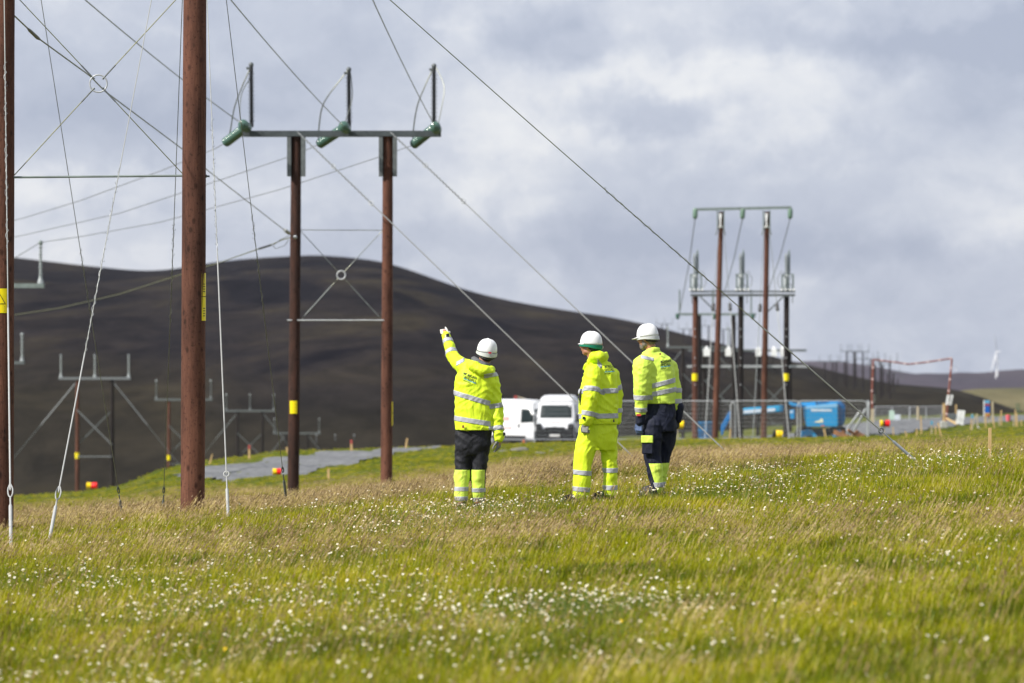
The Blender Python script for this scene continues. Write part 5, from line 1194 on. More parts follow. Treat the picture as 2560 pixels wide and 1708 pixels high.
# ------------------------------------------------------------------ haze over the moor
hz = bpy.data.materials.new('haze_air'); hz.use_nodes = True; nt = hz.node_tree; nt.nodes.clear()
o_ = nt.nodes.new('ShaderNodeOutputMaterial'); v_ = nt.nodes.new('ShaderNodeVolumePrincipled'); v_.inputs['Color'].default_value = (.80, .86, 1.0, 1)
v_.inputs['Density'].default_value = HAZE; v_.inputs['Anisotropy'].default_value = .1
nt.links.new(v_.outputs[0], o_.inputs['Volume'])
if HAZE > 0:
    b = MB(); b.box((0, 2500, 130), (9000, 7400, 860)); hzo = b.build('haze', hz, None, kind='stuff', label='thin bluish air over the moor', smooth=False)
# ------------------------------------------------------------------ the three men
def cloth_mat(name, col, amt=.5, rough=.7, sheen=0.0, var=.05, wscale=7):
    m = mat(name, col, rough, var=var, scale=10, spec=.25)
    nt = m.node_tree; N = nt.nodes.new; L = nt.links.new; b = nt.nodes['Principled BSDF']
    tc = N('ShaderNodeTexCoord'); mp = N('ShaderNodeMapping'); mp.inputs['Scale'].default_value = (1, 1, .55); mp.inputs['Rotation'].default_value = (.2, .5, 0); L(tc.outputs['Object'], mp.inputs[0])
    n = N('ShaderNodeTexNoise'); n.inputs['Scale'].default_value = wscale; n.inputs['Detail'].default_value = 4; n.inputs['Distortion'].default_value = 1.2; L(mp.outputs[0], n.inputs['Vector'])
    bp = N('ShaderNodeBump'); bp.inputs['Strength'].default_value = amt; bp.inputs['Distance'].default_value = .05; L(n.outputs[0], bp.inputs['Height']); L(bp.outputs[0], b.inputs['Normal'])
    return m
HV1 = cloth_mat('hi_vis_yellow', (.66, .84, .030), .5, .55); HV2 = cloth_mat('hi_vis_washed_yellow', (.60, .79, .10), .45, .6)
TAPE = cloth_mat('reflective_tape', (.40, .41, .45), .35, .45, var=.1)
CHAR = cloth_mat('charcoal_trouser', (.016, .017, .022), .6, .6, var=.2); NAVY = cloth_mat('navy_trouser', (.010, .013, .030), .6, .7, var=.25)
SKIN = mat('skin', (.42, .20, .13), .5, var=.1, scale=20, spec=.4); HAIRD = mat('dark_hair', (.03, .022, .018), .7, var=.3, scale=60); HAIRG = mat('grey_beard', (.17, .15, .13), .8, var=.3, scale=60)
HELM = mat('helmet_white', (.76, .77, .78), .28, spec=.6); HRIM = mat('helmet_rim', (.52, .54, .54), .4, spec=.5); HGREEN = mat('helmet_green', (.008, .17, .10), .4)
GLW = mat('glove_white', (.60, .58, .54), .8, var=.15, scale=30); GLG = mat('glove_grey', (.22, .22, .21), .8, var=.4, scale=25); GLB = mat('glove_blue', (.10, .14, .27), .8, var=.4, scale=20)
BOOT = mat('boot_leather', (.035, .032, .03), .6); FLEECE = mat('grey_fleece', (.11, .115, .125), .9, var=.2, scale=30); LOGO = mat('logo_ink', (.05, .065, .03), .6); LOGOB = mat('logo_blue', (.03, .32, .55), .5)
EYE = mat('eye', (.05, .04, .03), .2); LIP = mat('lip', (.30, .10, .08), .5)

def remesh(name, b, voxel, smooth=6, fac=.5, disp=None):
    me = b.mesh(name + '_raw', SKIN, smooth=False); o = bpy.data.objects.new(name, me); C.objects.link(o)
    m = o.modifiers.new('r', 'REMESH'); m.mode = 'VOXEL'; m.voxel_size = voxel; m.use_smooth_shade = True
    s = o.modifiers.new('s', 'SMOOTH'); s.factor = fac; s.iterations = smooth
    dg = bpy.context.evaluated_depsgraph_get(); dg.update(); r = bpy.data.meshes.new_from_object(o.evaluated_get(dg))
    C.objects.unlink(o); bpy.data.objects.remove(o); r.name = name
    if disp:
        n = len(r.vertices); co = np.empty(n * 3); r.vertices.foreach_get('co', co); no = np.empty(n * 3); r.vertex_normals.foreach_get('vector', no)
        co = co.reshape(-1, 3); no = no.reshape(-1, 3); dv = np.array([disp(Vector(c)) for c in co]); co += no * dv[:, None]; r.vertices.foreach_set('co', co.ravel()); r.update()
    r.polygons.foreach_set('use_smooth', [True] * len(r.polygons)); r.materials.clear()
    return r
def cap(b, p0, p1, r0, r1, n=14):
    """tapered capsule"""
    p0, p1 = Vector(p0), Vector(p1); ax = (p1 - p0); L_ = max(ax.length, 1e-4); ax /= L_; prof = []
    for a in np.linspace(-90, 0, 5)[0:]: prof.append((r0 * math.sin(R(a)) / L_, max(r0 * math.cos(R(a)), .0005)))
    for a in np.linspace(0, 90, 5): prof.append((1 + r1 * math.sin(R(a)) / L_, max(r1 * math.cos(R(a)), .0005)))
    return b.lathe(p0, p1, prof, n)
def chain(b, pts, rs, n=14):
    for i in range(len(pts) - 1): cap(b, pts[i], pts[i + 1], rs[i], rs[i + 1], n)
def folds(seed, amp, k=(9, 9, 14)):
    def f(c):
        w = mnoise.noise(c * 3 + Vector((seed, 0, 0))) * .8
        a = mnoise.noise(Vector((c.x * k[0] * .55 + seed, c.y * k[1] * .55, c.z * k[2] * .55 + c.x * 3 + w))); q = mnoise.noise(Vector((c.x * k[0] * .9 + seed * 2, c.y * k[1] * .9, c.z * k[2] * 1.1 - c.x * 7 + w * 2)))
        return amp * (.5 - min(1, abs(a) * 3.2)) + amp * .5 * (.45 - min(1, abs(q) * 2.6))
    return f
def cut_band(name, me, p, nrm, half, flt, m, parent, off=.004, label=None, more=()):
    """the strip of a garment between two planes, lifted a little off the cloth: a part with its own clean edges"""
    bm = bmesh.new(); bm.from_mesh(me); p = Vector(p); nrm = Vector(nrm).normalized()
    planes = [(p + nrm * half, nrm), (p - nrm * half, -nrm)] + [(Vector(a), Vector(c)) for a, c in more]
    for pc, pn in planes:
        g = bm.verts[:] + bm.edges[:] + bm.faces[:]; bmesh.ops.bisect_plane(bm, geom=g, plane_co=pc, plane_no=pn, clear_outer=True, dist=1e-5)
    dele = [f for f in bm.faces if not flt(f.calc_center_median())]; bmesh.ops.delete(bm, geom=dele, context='FACES')
    bm.normal_update()
    for v in bm.verts: v.co += v.normal * off
    r = bpy.data.meshes.new(name); bm.to_mesh(r); bm.free(); r.materials.append(m); r.polygons.foreach_set('use_smooth', [True] * len(r.polygons))
    o = bpy.data.objects.new(name, r); C.objects.link(o); o.parent = parent
    s = o.modifiers.new('thick', 'SOLIDIFY'); s.thickness = off * 1.5; s.offset = -1
    return tag(o, label)
def seg_dist(c, a, b_):
    a, b_ = Vector(a), Vector(b_); d = b_ - a; t = max(0, min(1, (c - a).dot(d) / d.length_squared)); return (c - (a + d * t)).length, t

class Man:
    def __init__(s, name_label, ox, oy, sc, D, ground_px, ground_dy=0.0):
        s.ox, s.oy, s.sc, s.D = ox, oy, sc, D; c = s.J(ground_px[0], ground_px[1])
        s.o = Vector((c.x, D, gz(c.x, D))); s.root = empty('person', s.o, label=name_label, cat='person')
    def J(s, cx, cy, dy=0.0): return P(s.ox + cx * s.sc, s.oy + cy * s.sc, s.D + dy)
    def L(s, cx, cy, dy=0.0): return s.J(cx, cy, dy) - s.o
    def put(s, name, me, m, parent=None, label=None):
        me.materials.append(m) if not len(me.materials) else None
        o = bpy.data.objects.new(name, me); C.objects.link(o); o.parent = parent or s.root; o.name = name; return tag(o, label)

def torso_loft(b, M, rings, n=26, k=1.0):
    rr = []
    for cy, l, r, th, dy in rings:
        a = M.L(l, cy, dy); c = M.L(r, cy, dy); mid = (a + c) / 2; w = (c - a).length / 2 * k; th = th * k; ring = []
        sl = (c.z - a.z)
        for j in range(n):
            q = 2 * math.pi * j / n; e = .82; ca, sa = math.cos(q), math.sin(q)
            u = abs(ca) ** e * (1 if ca > 0 else -1); v = abs(sa) ** e * (1 if sa > 0 else -1)
            ring.append(mid + Vector((u * w, v * th, 0)))
        rr.append(ring)
    b.ring_loft(rr)

def hand(M, wrist, dirv, nrm, m, side, mode='relaxed', L_=.185, name='glove', parent=None):
    """wrist: where the hand starts; dirv: towards the fingers; nrm: out of the back of the hand; side: +1 / -1 for the thumb"""
    d = Vector(dirv).normalized(); nn = Vector(nrm).normalized(); nn = (nn - d * nn.dot(d)).normalized(); sdv = d.cross(nn) * side
    b = MB(); w = Vector(wrist); palm = w + d * L_ * .50
    for k in range(4):
        o_ = (k - 1.5) * .021; cap(b, w + d * .012 + sdv * o_ * .75, palm + sdv * o_, .0165, .0135, 10)
    cap(b, w - d * .04, w + d * .02, .030, .028, 12)
    lens = (.068, .077, .072, .058)
    for k in range(4):       # k = 0 is the index finger, beside the thumb
        o_ = (1.5 - k) * .0215; p = palm + sdv * o_; ln = lens[k] * L_ / .185
        if mode == 'point': c = (6, 8, 4) if k == 0 else (75, 85, 50)
        elif mode == 'fist': c = (55 + 6 * k, 75, 45)
        else: c = (18 + 7 * k, 24 + 5 * k, 18)
        ang = 0; q = p; rad = .0098
        for i, (fr, cu) in enumerate(zip((.46, .31, .23), c)):
            ang += cu; dd = d * math.cos(R(ang)) - nn * math.sin(R(ang)); q2 = q + dd * ln * fr; cap(b, q, q2, rad, rad * .9, 8); q = q2; rad *= .9
    t0 = w + d * L_ * .14 + sdv * .028; td = (d * .72 + sdv * .62 - nn * .35).normalized(); t1 = t0 + td * .042; t2 = t1 + (d * .85 + sdv * .25 - nn * .45).normalized() * .032; t3 = t2 + (d * .9 - nn * .45).normalized() * .024
    chain(b, [w + d * .02 + sdv * .012, t0, t1, t2, t3], [.016, .0155, .0125, .011, .0095], 8)
    me = remesh(name, b, .0036, 2, .4); o = M.put(name, me, m, parent)
    return o

def head_parts(M, c, heading, tilt=0.0, roll=0.0, hscale=1.0, beard=False, hairm=HAIRD, rim=HRIM, green=False, b_body=None, neck=None, brim=.03):
    """c: middle of the head; heading: angle of the face from straight away (+Y), positive towards the left of the picture"""
    rot = Euler((-tilt, roll, heading)).to_matrix()      # local +Y is forward
    Tm = lambda x, y, z: c + rot @ (Vector((x, y, z)) * hscale)
    def E(b, x, y, z, rx, ry, rz, n=14, m=10):
        k = len(b.v); b.ball((0, 0, 0), (rx * hscale, ry * hscale, rz * hscale), n, m)
        for i in range(k, len(b.v)): b.v[i] = tuple(Tm(x, y, z) + rot @ Vector(b.v[i]))
    b = b_body
    E(b, 0, -.010, .035, .076, .096, .088); E(b, 0, .020, -.035, .062, .076, .072); E(b, 0, .055, -.082, .034, .030, .026); E(b, 0, .070, .0, .05, .030, .05)
    for s in (-1, 1): E(b, s * .040, .066, -.022, .022, .024, .026); E(b, s * .077, -.006, -.012, .012, .022, .034, 10, 6); E(b, s * .045, .01, -.06, .024, .045, .03)
    cap(b, Tm(0, .088, .020), Tm(0, .108, -.022), .011 * hscale, .015 * hscale, 8); E(b, 0, .086, -.052, .024, .014, .012, 10, 6)
    chain(b, [Tm(0, -.015, -.05), Vector(neck)], [.060, .064])
    for s in (-1, 1):
        e = MB(); E(e, s * .032, .086, .005, .012, .010, .008, 8, 6); e.build('eye', EYE, M.root, world=False)
    e = MB(); E(e, 0, .094, -.054, .022, .008, .006, 8, 6); e.build('mouth', LIP, M.root, world=False)
    # hair round the back and sides below the helmet
    h = MB(); E(h, 0, -.028, .012, .082, .088, .085); E(h, 0, -.045, -.045, .060, .050, .050)
    me = remesh('hair', h, .008, 3, .5, disp=lambda q: .003 * mnoise.noise(q * 60))
    bm = bmesh.new(); bm.from_mesh(me); pn = rot @ Vector((0, 1, -.25)); bmesh.ops.bisect_plane(bm, geom=bm.verts[:] + bm.edges[:] + bm.faces[:], plane_co=Tm(0, .012, 0), plane_no=pn, clear_outer=True); bm.to_mesh(me); bm.free()
    M.put('hair', me, hairm)
    if beard:
        h = MB(); E(h, 0, .052, -.088, .044, .046, .038); E(h, 0, .068, -.068, .038, .030, .024)
        for s in (-1, 1): E(h, s * .055, .015, -.055, .020, .035, .045)
        M.put('beard', remesh('beard', h, .007, 2, .5, disp=lambda q: .004 * mnoise.noise(q * 70)), HAIRG)
    # helmet
    hl = MB(); n = 36; rings = []; zb = .006; HH = .150
    prof = [(0, 1.0), (.16, .998), (.34, .975), (.52, .92), (.68, .835), (.81, .71), (.91, .55), (.97, .37), (.995, .20), (1.0, .06)]
    for t, rr in prof:
        ring = []
        for j in range(n):
            a = 2 * math.pi * j / n; x, y = math.sin(a), math.cos(a); ridge = 1 + .018 * (1 if abs(x) < .30 and t > .3 else 0) * (1 - t * .5)
            z = zb + HH * t * ridge; ry = .128 if y > 0 else .122
            ring.append(Tm(x * .110 * rr, y * ry * rr - .012, z + (.004 if abs(x) < .3 and t > .5 else 0)))
        rings.append(ring)
    hl.ring_loft(rings)
    # short peak in front
    k = []; 
    for rr_, zz in ((1.0, zb + .004), (1.0, zb + .012)):
        for i in range(13):
            a = -1.15 + 2.3 * i / 12; ext = brim * math.cos(a * 1.25); k.append(Tm(math.sin(a) * .112, math.cos(a) * .128 - .012 + max(0, ext) * 1.6, zz - max(0, ext) * .3))
        for i in range(13): a = -1.15 + 2.3 * i / 12; k.append(Tm(math.sin(a) * .108, math.cos(a) * .120 - .012, zz + .004))
    f = []
    for i in range(12): f += [(i, i + 1, 14 + i, 13 + i), (26 + i, 39 + i, 40 + i, 27 + i), (i, 26 + i, 27 + i, i + 1)]
    hl.add(k, f)
    helmet = hl.build('helmet', HELM, M.root, world=False)
    sm = helmet.modifiers.new('sub', 'SUBSURF'); sm.levels = 1; sm.render_levels = 1
    rm = MB(); rings = []
    for t, off in ((0, .000), (.05, .004), (.9, .005), (1, .001)):
        ring = []
        for j in range(n):
            a = 2 * math.pi * j / n; x, y = math.sin(a), math.cos(a); drop = .028 + .020 * max(0, -y); ry = .128 if y > 0 else .122
            ring.append(Tm(x * (.110 + off), y * (ry + off) - .012, zb + .008 - drop * t))
        rings.append(ring)
    rm.ring_loft(rings, cap=False); rr_ = rm.build('helmet_band', HGREEN if green else rim, helmet, world=False); so = rr_.modifiers.new('thick', 'SOLIDIFY'); so.thickness = .006; so.offset = -1
    def patch(name, a, z, wa, hz_, m, off=.003):
        p = MB(); g = []
        for i in range(5):
            for j in range(2):
                aa = a + wa * (i / 4 - .5); zz = z + hz_ * (j - .5); x, y = math.sin(aa), math.cos(aa); ry = .128 if y > 0 else .122; t = max(0, (zz - zb) / HH); q = float(np.interp(t, [p_[0] for p_ in prof], [p_[1] for p_ in prof])) if zz > zb + .008 else 1 + .045
                g.append(Tm(x * (.110 * q + off), y * (ry * q + off) - .012, zz))
        p.add(g, [(2 * i, 2 * i + 2, 2 * i + 3, 2 * i + 1) for i in range(4)]); return p.build(name, m, helmet, world=False)
    # harness strap under the band
    st = MB(); pts = [Tm(math.sin(a) * .088, math.cos(a) * .102 - .018, -.030 - .02 * max(0, -math.cos(a))) for a in np.linspace(math.pi * .5, math.pi * 1.5, 15)]
    st.tube(pts, .010, 6); st.build('harness', BLKP, helmet, world=False)
    return Tm, patch, helmet

def lettering(M, jacket, lines, cx, cy, wpx, slope, parent, ink=LOGO, skew=0.0, hgt=.032):
    """print laid on the back of the jacket, pressed on by rays"""
    bv = BVHTree.FromPolygons([tuple(v.co) for v in jacket.data.vertices], [tuple(p.vertices) for p in jacket.data.polygons]); w = wpx * M.sc / F * M.D
    def press(me, o):
        for v in me.vertices:
            q = Vector((v.co.x * math.cos(slope), 0, v.co.y + v.co.x * math.sin(slope) )); base = M.L(cx, cy); q = Vector((base.x + q.x, 0, base.z + q.z))
            h = bv.ray_cast(Vector((q.x, -2, q.z)), Vector((0, 1, 0))); y = h[0].y if h[0] is not None else 0
            v.co = (q.x, y - .0045, q.z)
    y = 0
    for txt, sz, m, kind in lines:
        if kind == 'text':
            cu = bpy.data.curves.new('logo_lettering', 'FONT'); cu.body = txt; cu.size = sz; cu.align_x = 'LEFT'; cu.align_y = 'TOP'; cu.offset = .0006
            o = bpy.data.objects.new('logo_lettering', cu); C.objects.link(o); dg = bpy.context.evaluated_depsgraph_get(); dg.update(); me = bpy.data.meshes.new_from_object(o.evaluated_get(dg)); C.objects.unlink(o); bpy.data.objects.remove(o)
            xs = [v.co.x for v in me.vertices]; k = w * (.55 if sz < .02 else 1) / (max(xs) - min(xs)); x0 = min(xs)
            for v in me.vertices: v.co.x = (v.co.x - x0) * k - w / 2; v.co.y += y
            y -= sz * .86
        else:
            me = bpy.data.meshes.new('logo_rule'); n = 12; vs = []; 
            for i in range(n + 1): vs += [(-w / 2 + w * .95 * i / n, y, 0), (-w / 2 + w * .95 * i / n, y - sz, 0)]
            me.from_pydata(vs, [], [(2 * i, 2 * i + 1, 2 * i + 3, 2 * i + 2) for i in range(n)]); y -= sz * 2.4
        press(me, None); me.materials.clear(); me.materials.append(m); me.update()
        q = bpy.data.objects.new('logo_lettering' if kind == 'text' else 'logo_rule', me); C.objects.link(q); q.parent = parent
LINES = [('MORGAN', .043, LOGO, 'text'), ('SINDALL', .043, LOGO, 'text'), ('', .007, LOGOB, 'rule'), ('INFRASTRUCTURE', .016, LOGO, 'text')]

def man(M, jr, sleeves, hood, trousers, hem_cap, hv, tm, seeds):
    pass

# ---------- pointing man on the left
M = Man('man in yellow jacket and charcoal trousers pointing up to the left', 1060, 780, .3187, 41.4, (360, 1520)); V = M.L
def arm_out(flt_pts): return flt_pts
LA = [V(306, 428, .02), V(224, 352, .20), V(184, 220, .33)]; RA = [V(528, 530, .02), V(560, 740, .02), V(583, 960, -.05)]
# body: one continuous figure
bb = MB(); torso_loft(bb, M, [(430, 330, 500, .075, 0), (480, 262, 556, .10, 0), (620, 262, 530, .115, 0), (760, 265, 525, .105, 0), (900, 262, 525, .11, 0), (1010, 258, 532, .115, 0)], k=.84)
chain(bb, LA + [V(170, 170, .36)], [.046, .034, .027, .025]); chain(bb, RA + [V(588, 1010, -.06)], [.046, .034, .027, .025])
LL = [V(318, 960, 0), V(302, 1180, .01), V(293, 1450, -.02)]; RL = [V(455, 960, 0), V(436, 1180, -.01), V(424, 1450, .02)]
chain(bb, LL, [.072, .050, .038]); chain(bb, RL, [.072, .050, .038])
for q in (LL[2], RL[2]): chain(bb, [q + Vector((0, -.02, -.05)), q + Vector((0, .14, -.07))], [.042, .036])
hc = V(490, 322, .01); Tm, patch, helmet = head_parts(M, hc, R(14), tilt=R(-8), roll=R(6), b_body=bb, neck=V(440, 450, 0))
# grip stubs of the hands inside the gloves
cap(bb, V(170, 170, .36), V(160, 150, .38), .026, .022); cap(bb, V(588, 1010, -.06), V(586, 1040, -.06), .026, .022)
M.put('body', remesh('body', bb, .0085, 5), SKIN)
jb = MB()
torso_loft(jb, M, [(432, 330, 512, .085, 0), (458, 282, 556, .12, 0), (500, 246, 572, .142, 0), (600, 237, 552, .15, 0), (720, 239, 535, .15, 0), (850, 241, 536, .155, -.005), (930, 243, 542, .16, -.005)])
jb.add([], [])
chain(jb, LA, [.092, .070, .057]); chain(jb, [V(350, 450, 0), LA[0]], [.10, .092]); cap(jb, LA[2], V(172, 186, .35), .057, .052)
chain(jb, RA, [.090, .083, .062]); chain(jb, [V(495, 500, 0), RA[0]], [.09, .09]); cap(jb, RA[2], V(588, 982, -.055), .066, .062)
# folded hood on the back of the neck
chain(jb, [V(352, 402, -.03), V(388, 425, -.12), V(450, 458, -.15), V(515, 462, -.11), V(532, 448, -.02)], [.045, .062, .062, .055, .04]); cap(jb, V(535, 445, -.06), V(543, 440, -.07), .012, .010)
fd = folds(3.1, .0085)
def dj(c):
    d1, t1 = seg_dist(c, LA[0], LA[1]); d2, t2 = seg_dist(c, RA[0], RA[2]); k = 1.0
    if d2 < .12: return fd(c) * 1.5
    return fd(c) * k
jm = remesh('jacket', jb, .0095, 3, .5, dj)
# tilt the hem: cut square
bm = bmesh.new(); bm.from_mesh(jm)
J = M.put('jacket', jm, HV1)
def near_arm(c, A, r): return seg_dist(c, A[0], A[1])[0] < r or seg_dist(c, A[1], A[2])[0] < r
def tors(c, A=(LA, RA)): return not any((seg_dist(c, a[0], a[1])[0] < .112 or seg_dist(c, a[1], a[2])[0] < .095) for a in A)
bm.free()
def slant(x0, y0, x1, y1): a = V(x0, y0); c = V(x1, y1); d_ = (c - a); return (a + c) / 2, Vector((-d_.z, 0, d_.x)) * (1 if d_.x > 0 else -1)
for (x0, y0, x1, y1, hw) in ((240, 634, 500, 712, .026), (243, 832, 530, 878, .026)):
    p_, n_ = slant(x0, y0, x1, y1); cut_band('reflective_band', jm, p_, n_, hw, lambda c: tors(c) and c.z > V(0, 960).z, TAPE, J)
def armband(A, i, t, hw, nm=TAPE, me=jm, JJ=None, r=.125):
    a, c = Vector(A[i]), Vector(A[i + 1]); p_ = a.lerp(c, t); ax = (c - a).normalized()
    cut_band('reflective_band', me, p_, ax, hw, lambda q: (q - p_).length < r and seg_dist(q, a, c)[0] < r, nm, JJ or J)
armband(RA, 0, .98, .025); armband(RA, 1, .80, .025); armband(LA, 1, .25, .024); armband(LA, 1, .90, .024)
for x0, x1, y0, y1 in ((470, 570, 505, 488),): p_, n_ = slant(x0, y0, x1, y1); cut_band('shoulder_band', jm, p_, n_, .021, lambda c: V(472, 0).x < c.x < V(582, 0).x and c.y < .06, TAPE, J)
p_, n_ = slant(255, 408, 315, 376); cut_band('shoulder_band', jm, p_, n_, .018, lambda c: V(255, 0).x < c.x < V(318, 0).x, TAPE, J)
cl = MB(); chain(cl, [V(392, 372, .03), V(420, 400, -.07), V(468, 425, -.10), V(505, 425, -.05)], [.035, .048, .046, .035]); M.put('fleece_collar', remesh('fleece_collar', cl, .009, 3), FLEECE)
lettering(M, J, LINES, 362, 485, 112, R(-22), J)
b = MB(); b.box(V(307, 900, -.17), (.022, .006, .03)); b.build('hem_badge', mat('badge_red', (.25, .05, .04), .5), J, world=False)
for q, dd in ((V(626, 958, -.08), 0), (V(186, 182, .29), 0)): b = MB(); b.box(q, (.035, .02, .035)); b.build('cuff_tab', BLKP, J, world=False, bevel=.004)
tb = MB()
torso_loft(tb, M, [(885, 252, 535, .12, 0), (950, 248, 537, .13, 0), (1010, 248, 530, .13, 0), (1070, 246, 522, .115, 0), (1125, 250, 512, .09, 0)])
chain(tb, [LL[0], V(312, 1080, .0), V(304, 1190, .01), V(297, 1300, .0), V(293, 1455, -.02)], [.104, .098, .086, .084, .072]); chain(tb, [RL[0], V(447, 1080, 0), V(436, 1190, -.01), V(428, 1300, 0), V(426, 1455, .02)], [.104, .098, .086, .080, .072])
tmm = remesh('trousers', tb, .010, 3, .5, folds(9.7, .009, (8, 8, 12))); T = M.put('trousers', tmm, CHAR)
for (kx, side) in ((LL, 0), (RL, 1)):
    za = V(0, 1238).z; zc = V(0, 1500).z; xm = V(370, 0).x
    more = [(V(352, 0), Vector((1, .35, 0)))] if side == 0 else [(V(468, 0), Vector((1, .25, 0)))]
    flt = (lambda c: c.x < xm) if side == 0 else (lambda c: c.x > xm)
    panel = cut_band('calf_panel', tmm, (0, 0, (za + zc) / 2), (0, .0, 1), (za - zc) / 2, flt, HV2, T, .003, more=more)
    for y0, yb_ in ((1387, .022), (1462, .022)): p_ = V(360, y0 + side * 10); cut_band('reflective_band', tmm, p_, (0, 0, 1), yb_, flt, TAPE, T, .006)
    bt = MB(); q = kx[2]; chain(bt, [q + Vector((0, 0, .06)), q + Vector((0, -.01, -.04)), q + Vector((.0, .10, -.055)), q + Vector((0, .17, -.065))], [.055, .052, .048, .04]); bt.box(q + Vector((0, .06, -.10)), (.10, .30, .03)); M.put('boot', remesh('boot', bt, .009, 3), BOOT)
hand(M, V(172, 180, .35), V(150, 128, .45) - V(172, 180, .35), (.2, -1, .3), GLW, 1, 'point'); hand(M, V(588, 992, -.055), Vector((-.03, .05, -1)), (.9, -.4, 0), GLG, 1, 'relaxed')
patch('helmet_badge', R(180 - 2), .022, R(17), .017, mat('badge_dark_red', (.45, .01, .03), .4))

# ---------- man in the middle
M = Man('man in full bright yellow suit and green banded helmet, looking left', 1360, 780, .319, 41.8, (400, 1475)); V = M.L
LA = [V(385, 480, -.12), V(370, 650, -.19), V(338, 838, -.21)]; RA = [V(535, 500, .06), V(568, 650, .10), V(567, 830, .12)]
bb = MB(); torso_loft(bb, M, [(410, 360, 500, .07, 0), (470, 320, 575, .09, 0), (640, 310, 580, .11, 0), (800, 310, 560, .11, 0), (960, 300, 560, .115, 0)], k=.84)
chain(bb, LA + [V(328, 876, -.21)], [.046, .034, .027, .025]); chain(bb, RA + [V(572, 866, .12)], [.046, .034, .027, .025])
LL = [V(350, 960, -.03), V(300, 1190, -.03), V(282, 1420, -.06)]; RL = [V(500, 950, .05), V(512, 1180, .05), V(516, 1400, .06)]
chain(bb, LL, [.072, .050, .038]); chain(bb, RL, [.072, .050, .038])
for q in (LL[2], RL[2]): chain(bb, [q + Vector((0, 0, -.04)), q + Vector((-.13, .05, -.06))], [.042, .036])
hc = V(362, 265, 0); Tm, patch, helmet = head_parts(M, hc, R(68), tilt=R(-4), b_body=bb, neck=V(400, 400, 0), green=True, brim=.018)
M.put('body', remesh('body', bb, .0085, 5), SKIN)
jb = MB(); torso_loft(jb, M, [(392, 375, 520, .08, 0), (425, 340, 545, .125, 0), (470, 315, 566, .15, 0), (620, 272, 584, .16, 0), (760, 270, 584, .16, 0), (880, 272, 582, .165, 0)])
chain(jb, LA, [.104, .094, .066]); cap(jb, LA[2], V(335, 862, -.21), .066, .060); chain(jb, RA, [.086, .076, .060]); cap(jb, RA[2], V(568, 848, .12), .060, .056)
chain(jb, [V(360, 385, -.05), V(395, 350, -.10), V(440, 345, -.11), V(478, 352, -.04)], [.035, .060, .062, .045]); cap(jb, V(482, 326, -.04), V(490, 318, -.04), .016, .014); cap(jb, V(330, 420, .0), V(305, 452, .02), .03, .012)
jm = remesh('jacket', jb, .0095, 3, .5, folds(17.3, .0085)); J = M.put('jacket', jm, HV1)
def tors(c): return not (seg_dist(c, LA[0], LA[1])[0] < .118 or seg_dist(c, LA[1], LA[2])[0] < .104 or seg_dist(c, RA[0], RA[1])[0] < .10 or seg_dist(c, RA[1], RA[2])[0] < .088)
for yy in (620, 816): p_, n_ = slant(380, yy, 590, yy - 4); cut_band('reflective_band', jm, p_, n_, .027, lambda c: tors(c) and c.z > V(0, 900).z, TAPE, J)
armband(LA, 0, .80, .026, me=jm, JJ=J, r=.15); armband(LA, 1, .78, .026, me=jm, JJ=J, r=.12); armband(RA, 0, .62, .026, me=jm, JJ=J, r=.13); armband(RA, 1, .66, .024, me=jm, JJ=J, r=.12)
p_, n_ = slant(424, 400, 446, 430); cut_band('shoulder_band', jm, p_, n_, .020, lambda c: V(418, 0).x < c.x < V(452, 0).x and c.y < 0 and c.z > V(0, 440).z, TAPE, J)
lettering(M, J, LINES, 514, 412, 82, R(4), J)
b = MB(); b.box(V(547, 853, -.16), (.016, .01, .032)); b.build('hem_badge', INK, J, world=False)
b = MB(); b.box(V(312, 832, -.275), (.028, .014, .03)); b.build('cuff_tab', BLKP, J, world=False, bevel=.004)
b = MB(); b.tube([V(292, 600, -.155), V(282, 660, -.15), V(284, 735, -.155)], [.004, .018, .004], 8); b.build('side_vent', BLKP, J, world=False)
tb = MB(); torso_loft(tb, M, [(850, 280, 575, .13, 0), (930, 272, 574, .14, 0), (1010, 258, 574, .13, 0), (1085, 256, 560, .10, 0)])
chain(tb, [LL[0], V(325, 1080, -.03), V(302, 1190, -.03), V(300, 1310, -.05), V(288, 1420, -.06)], [.115, .118, .108, .100, .092]); chain(tb, [RL[0], V(505, 1080, .05), V(515, 1180, .05), V(518, 1290, .05), V(516, 1410, .06)], [.115, .098, .085, .080, .078])
cap(tb, V(275, 1440, -.06), V(240, 1452, -.04), .07, .045)
tmm = remesh('trousers', tb, .010, 3, .5, folds(27.7, .009, (8, 8, 10))); T = M.put('trousers', tmm, HV1)
xm = V(415, 0).x
for f_, ys in ((lambda c: c.x < xm, (1258, 1388)), (lambda c: c.x > xm, (1242, 1378))):
    for yy in ys: p_, n_ = slant(220, yy, 370, yy + (14 if ys[0] > 1250 else 0)); p_ = V(300 if ys[0] > 1250 else 515, yy); cut_band('reflective_band', tmm, p_, n_, .025, f_, TAPE, T, .005)
for q in (LL[2], RL[2]): bt = MB(); chain(bt, [q + Vector((0, 0, .04)), q + Vector((.01, 0, -.04)), q + Vector((-.09, .03, -.055)), q + Vector((-.15, .05, -.062))], [.055, .052, .048, .04]); bt.box(q + Vector((-.06, .02, -.098)), (.28, .10, .03)); M.put('boot', remesh('boot', bt, .009, 3), BOOT)
hand(M, V(328, 872, -.21), Vector((-.10, .02, -1)), (-.5, -.8, 0), GLG, 1, 'fist'); hand(M, V(572, 852, .12), Vector((-.05, .05, -1)), (.9, -.4, 0), GLG, 1, 'relaxed')
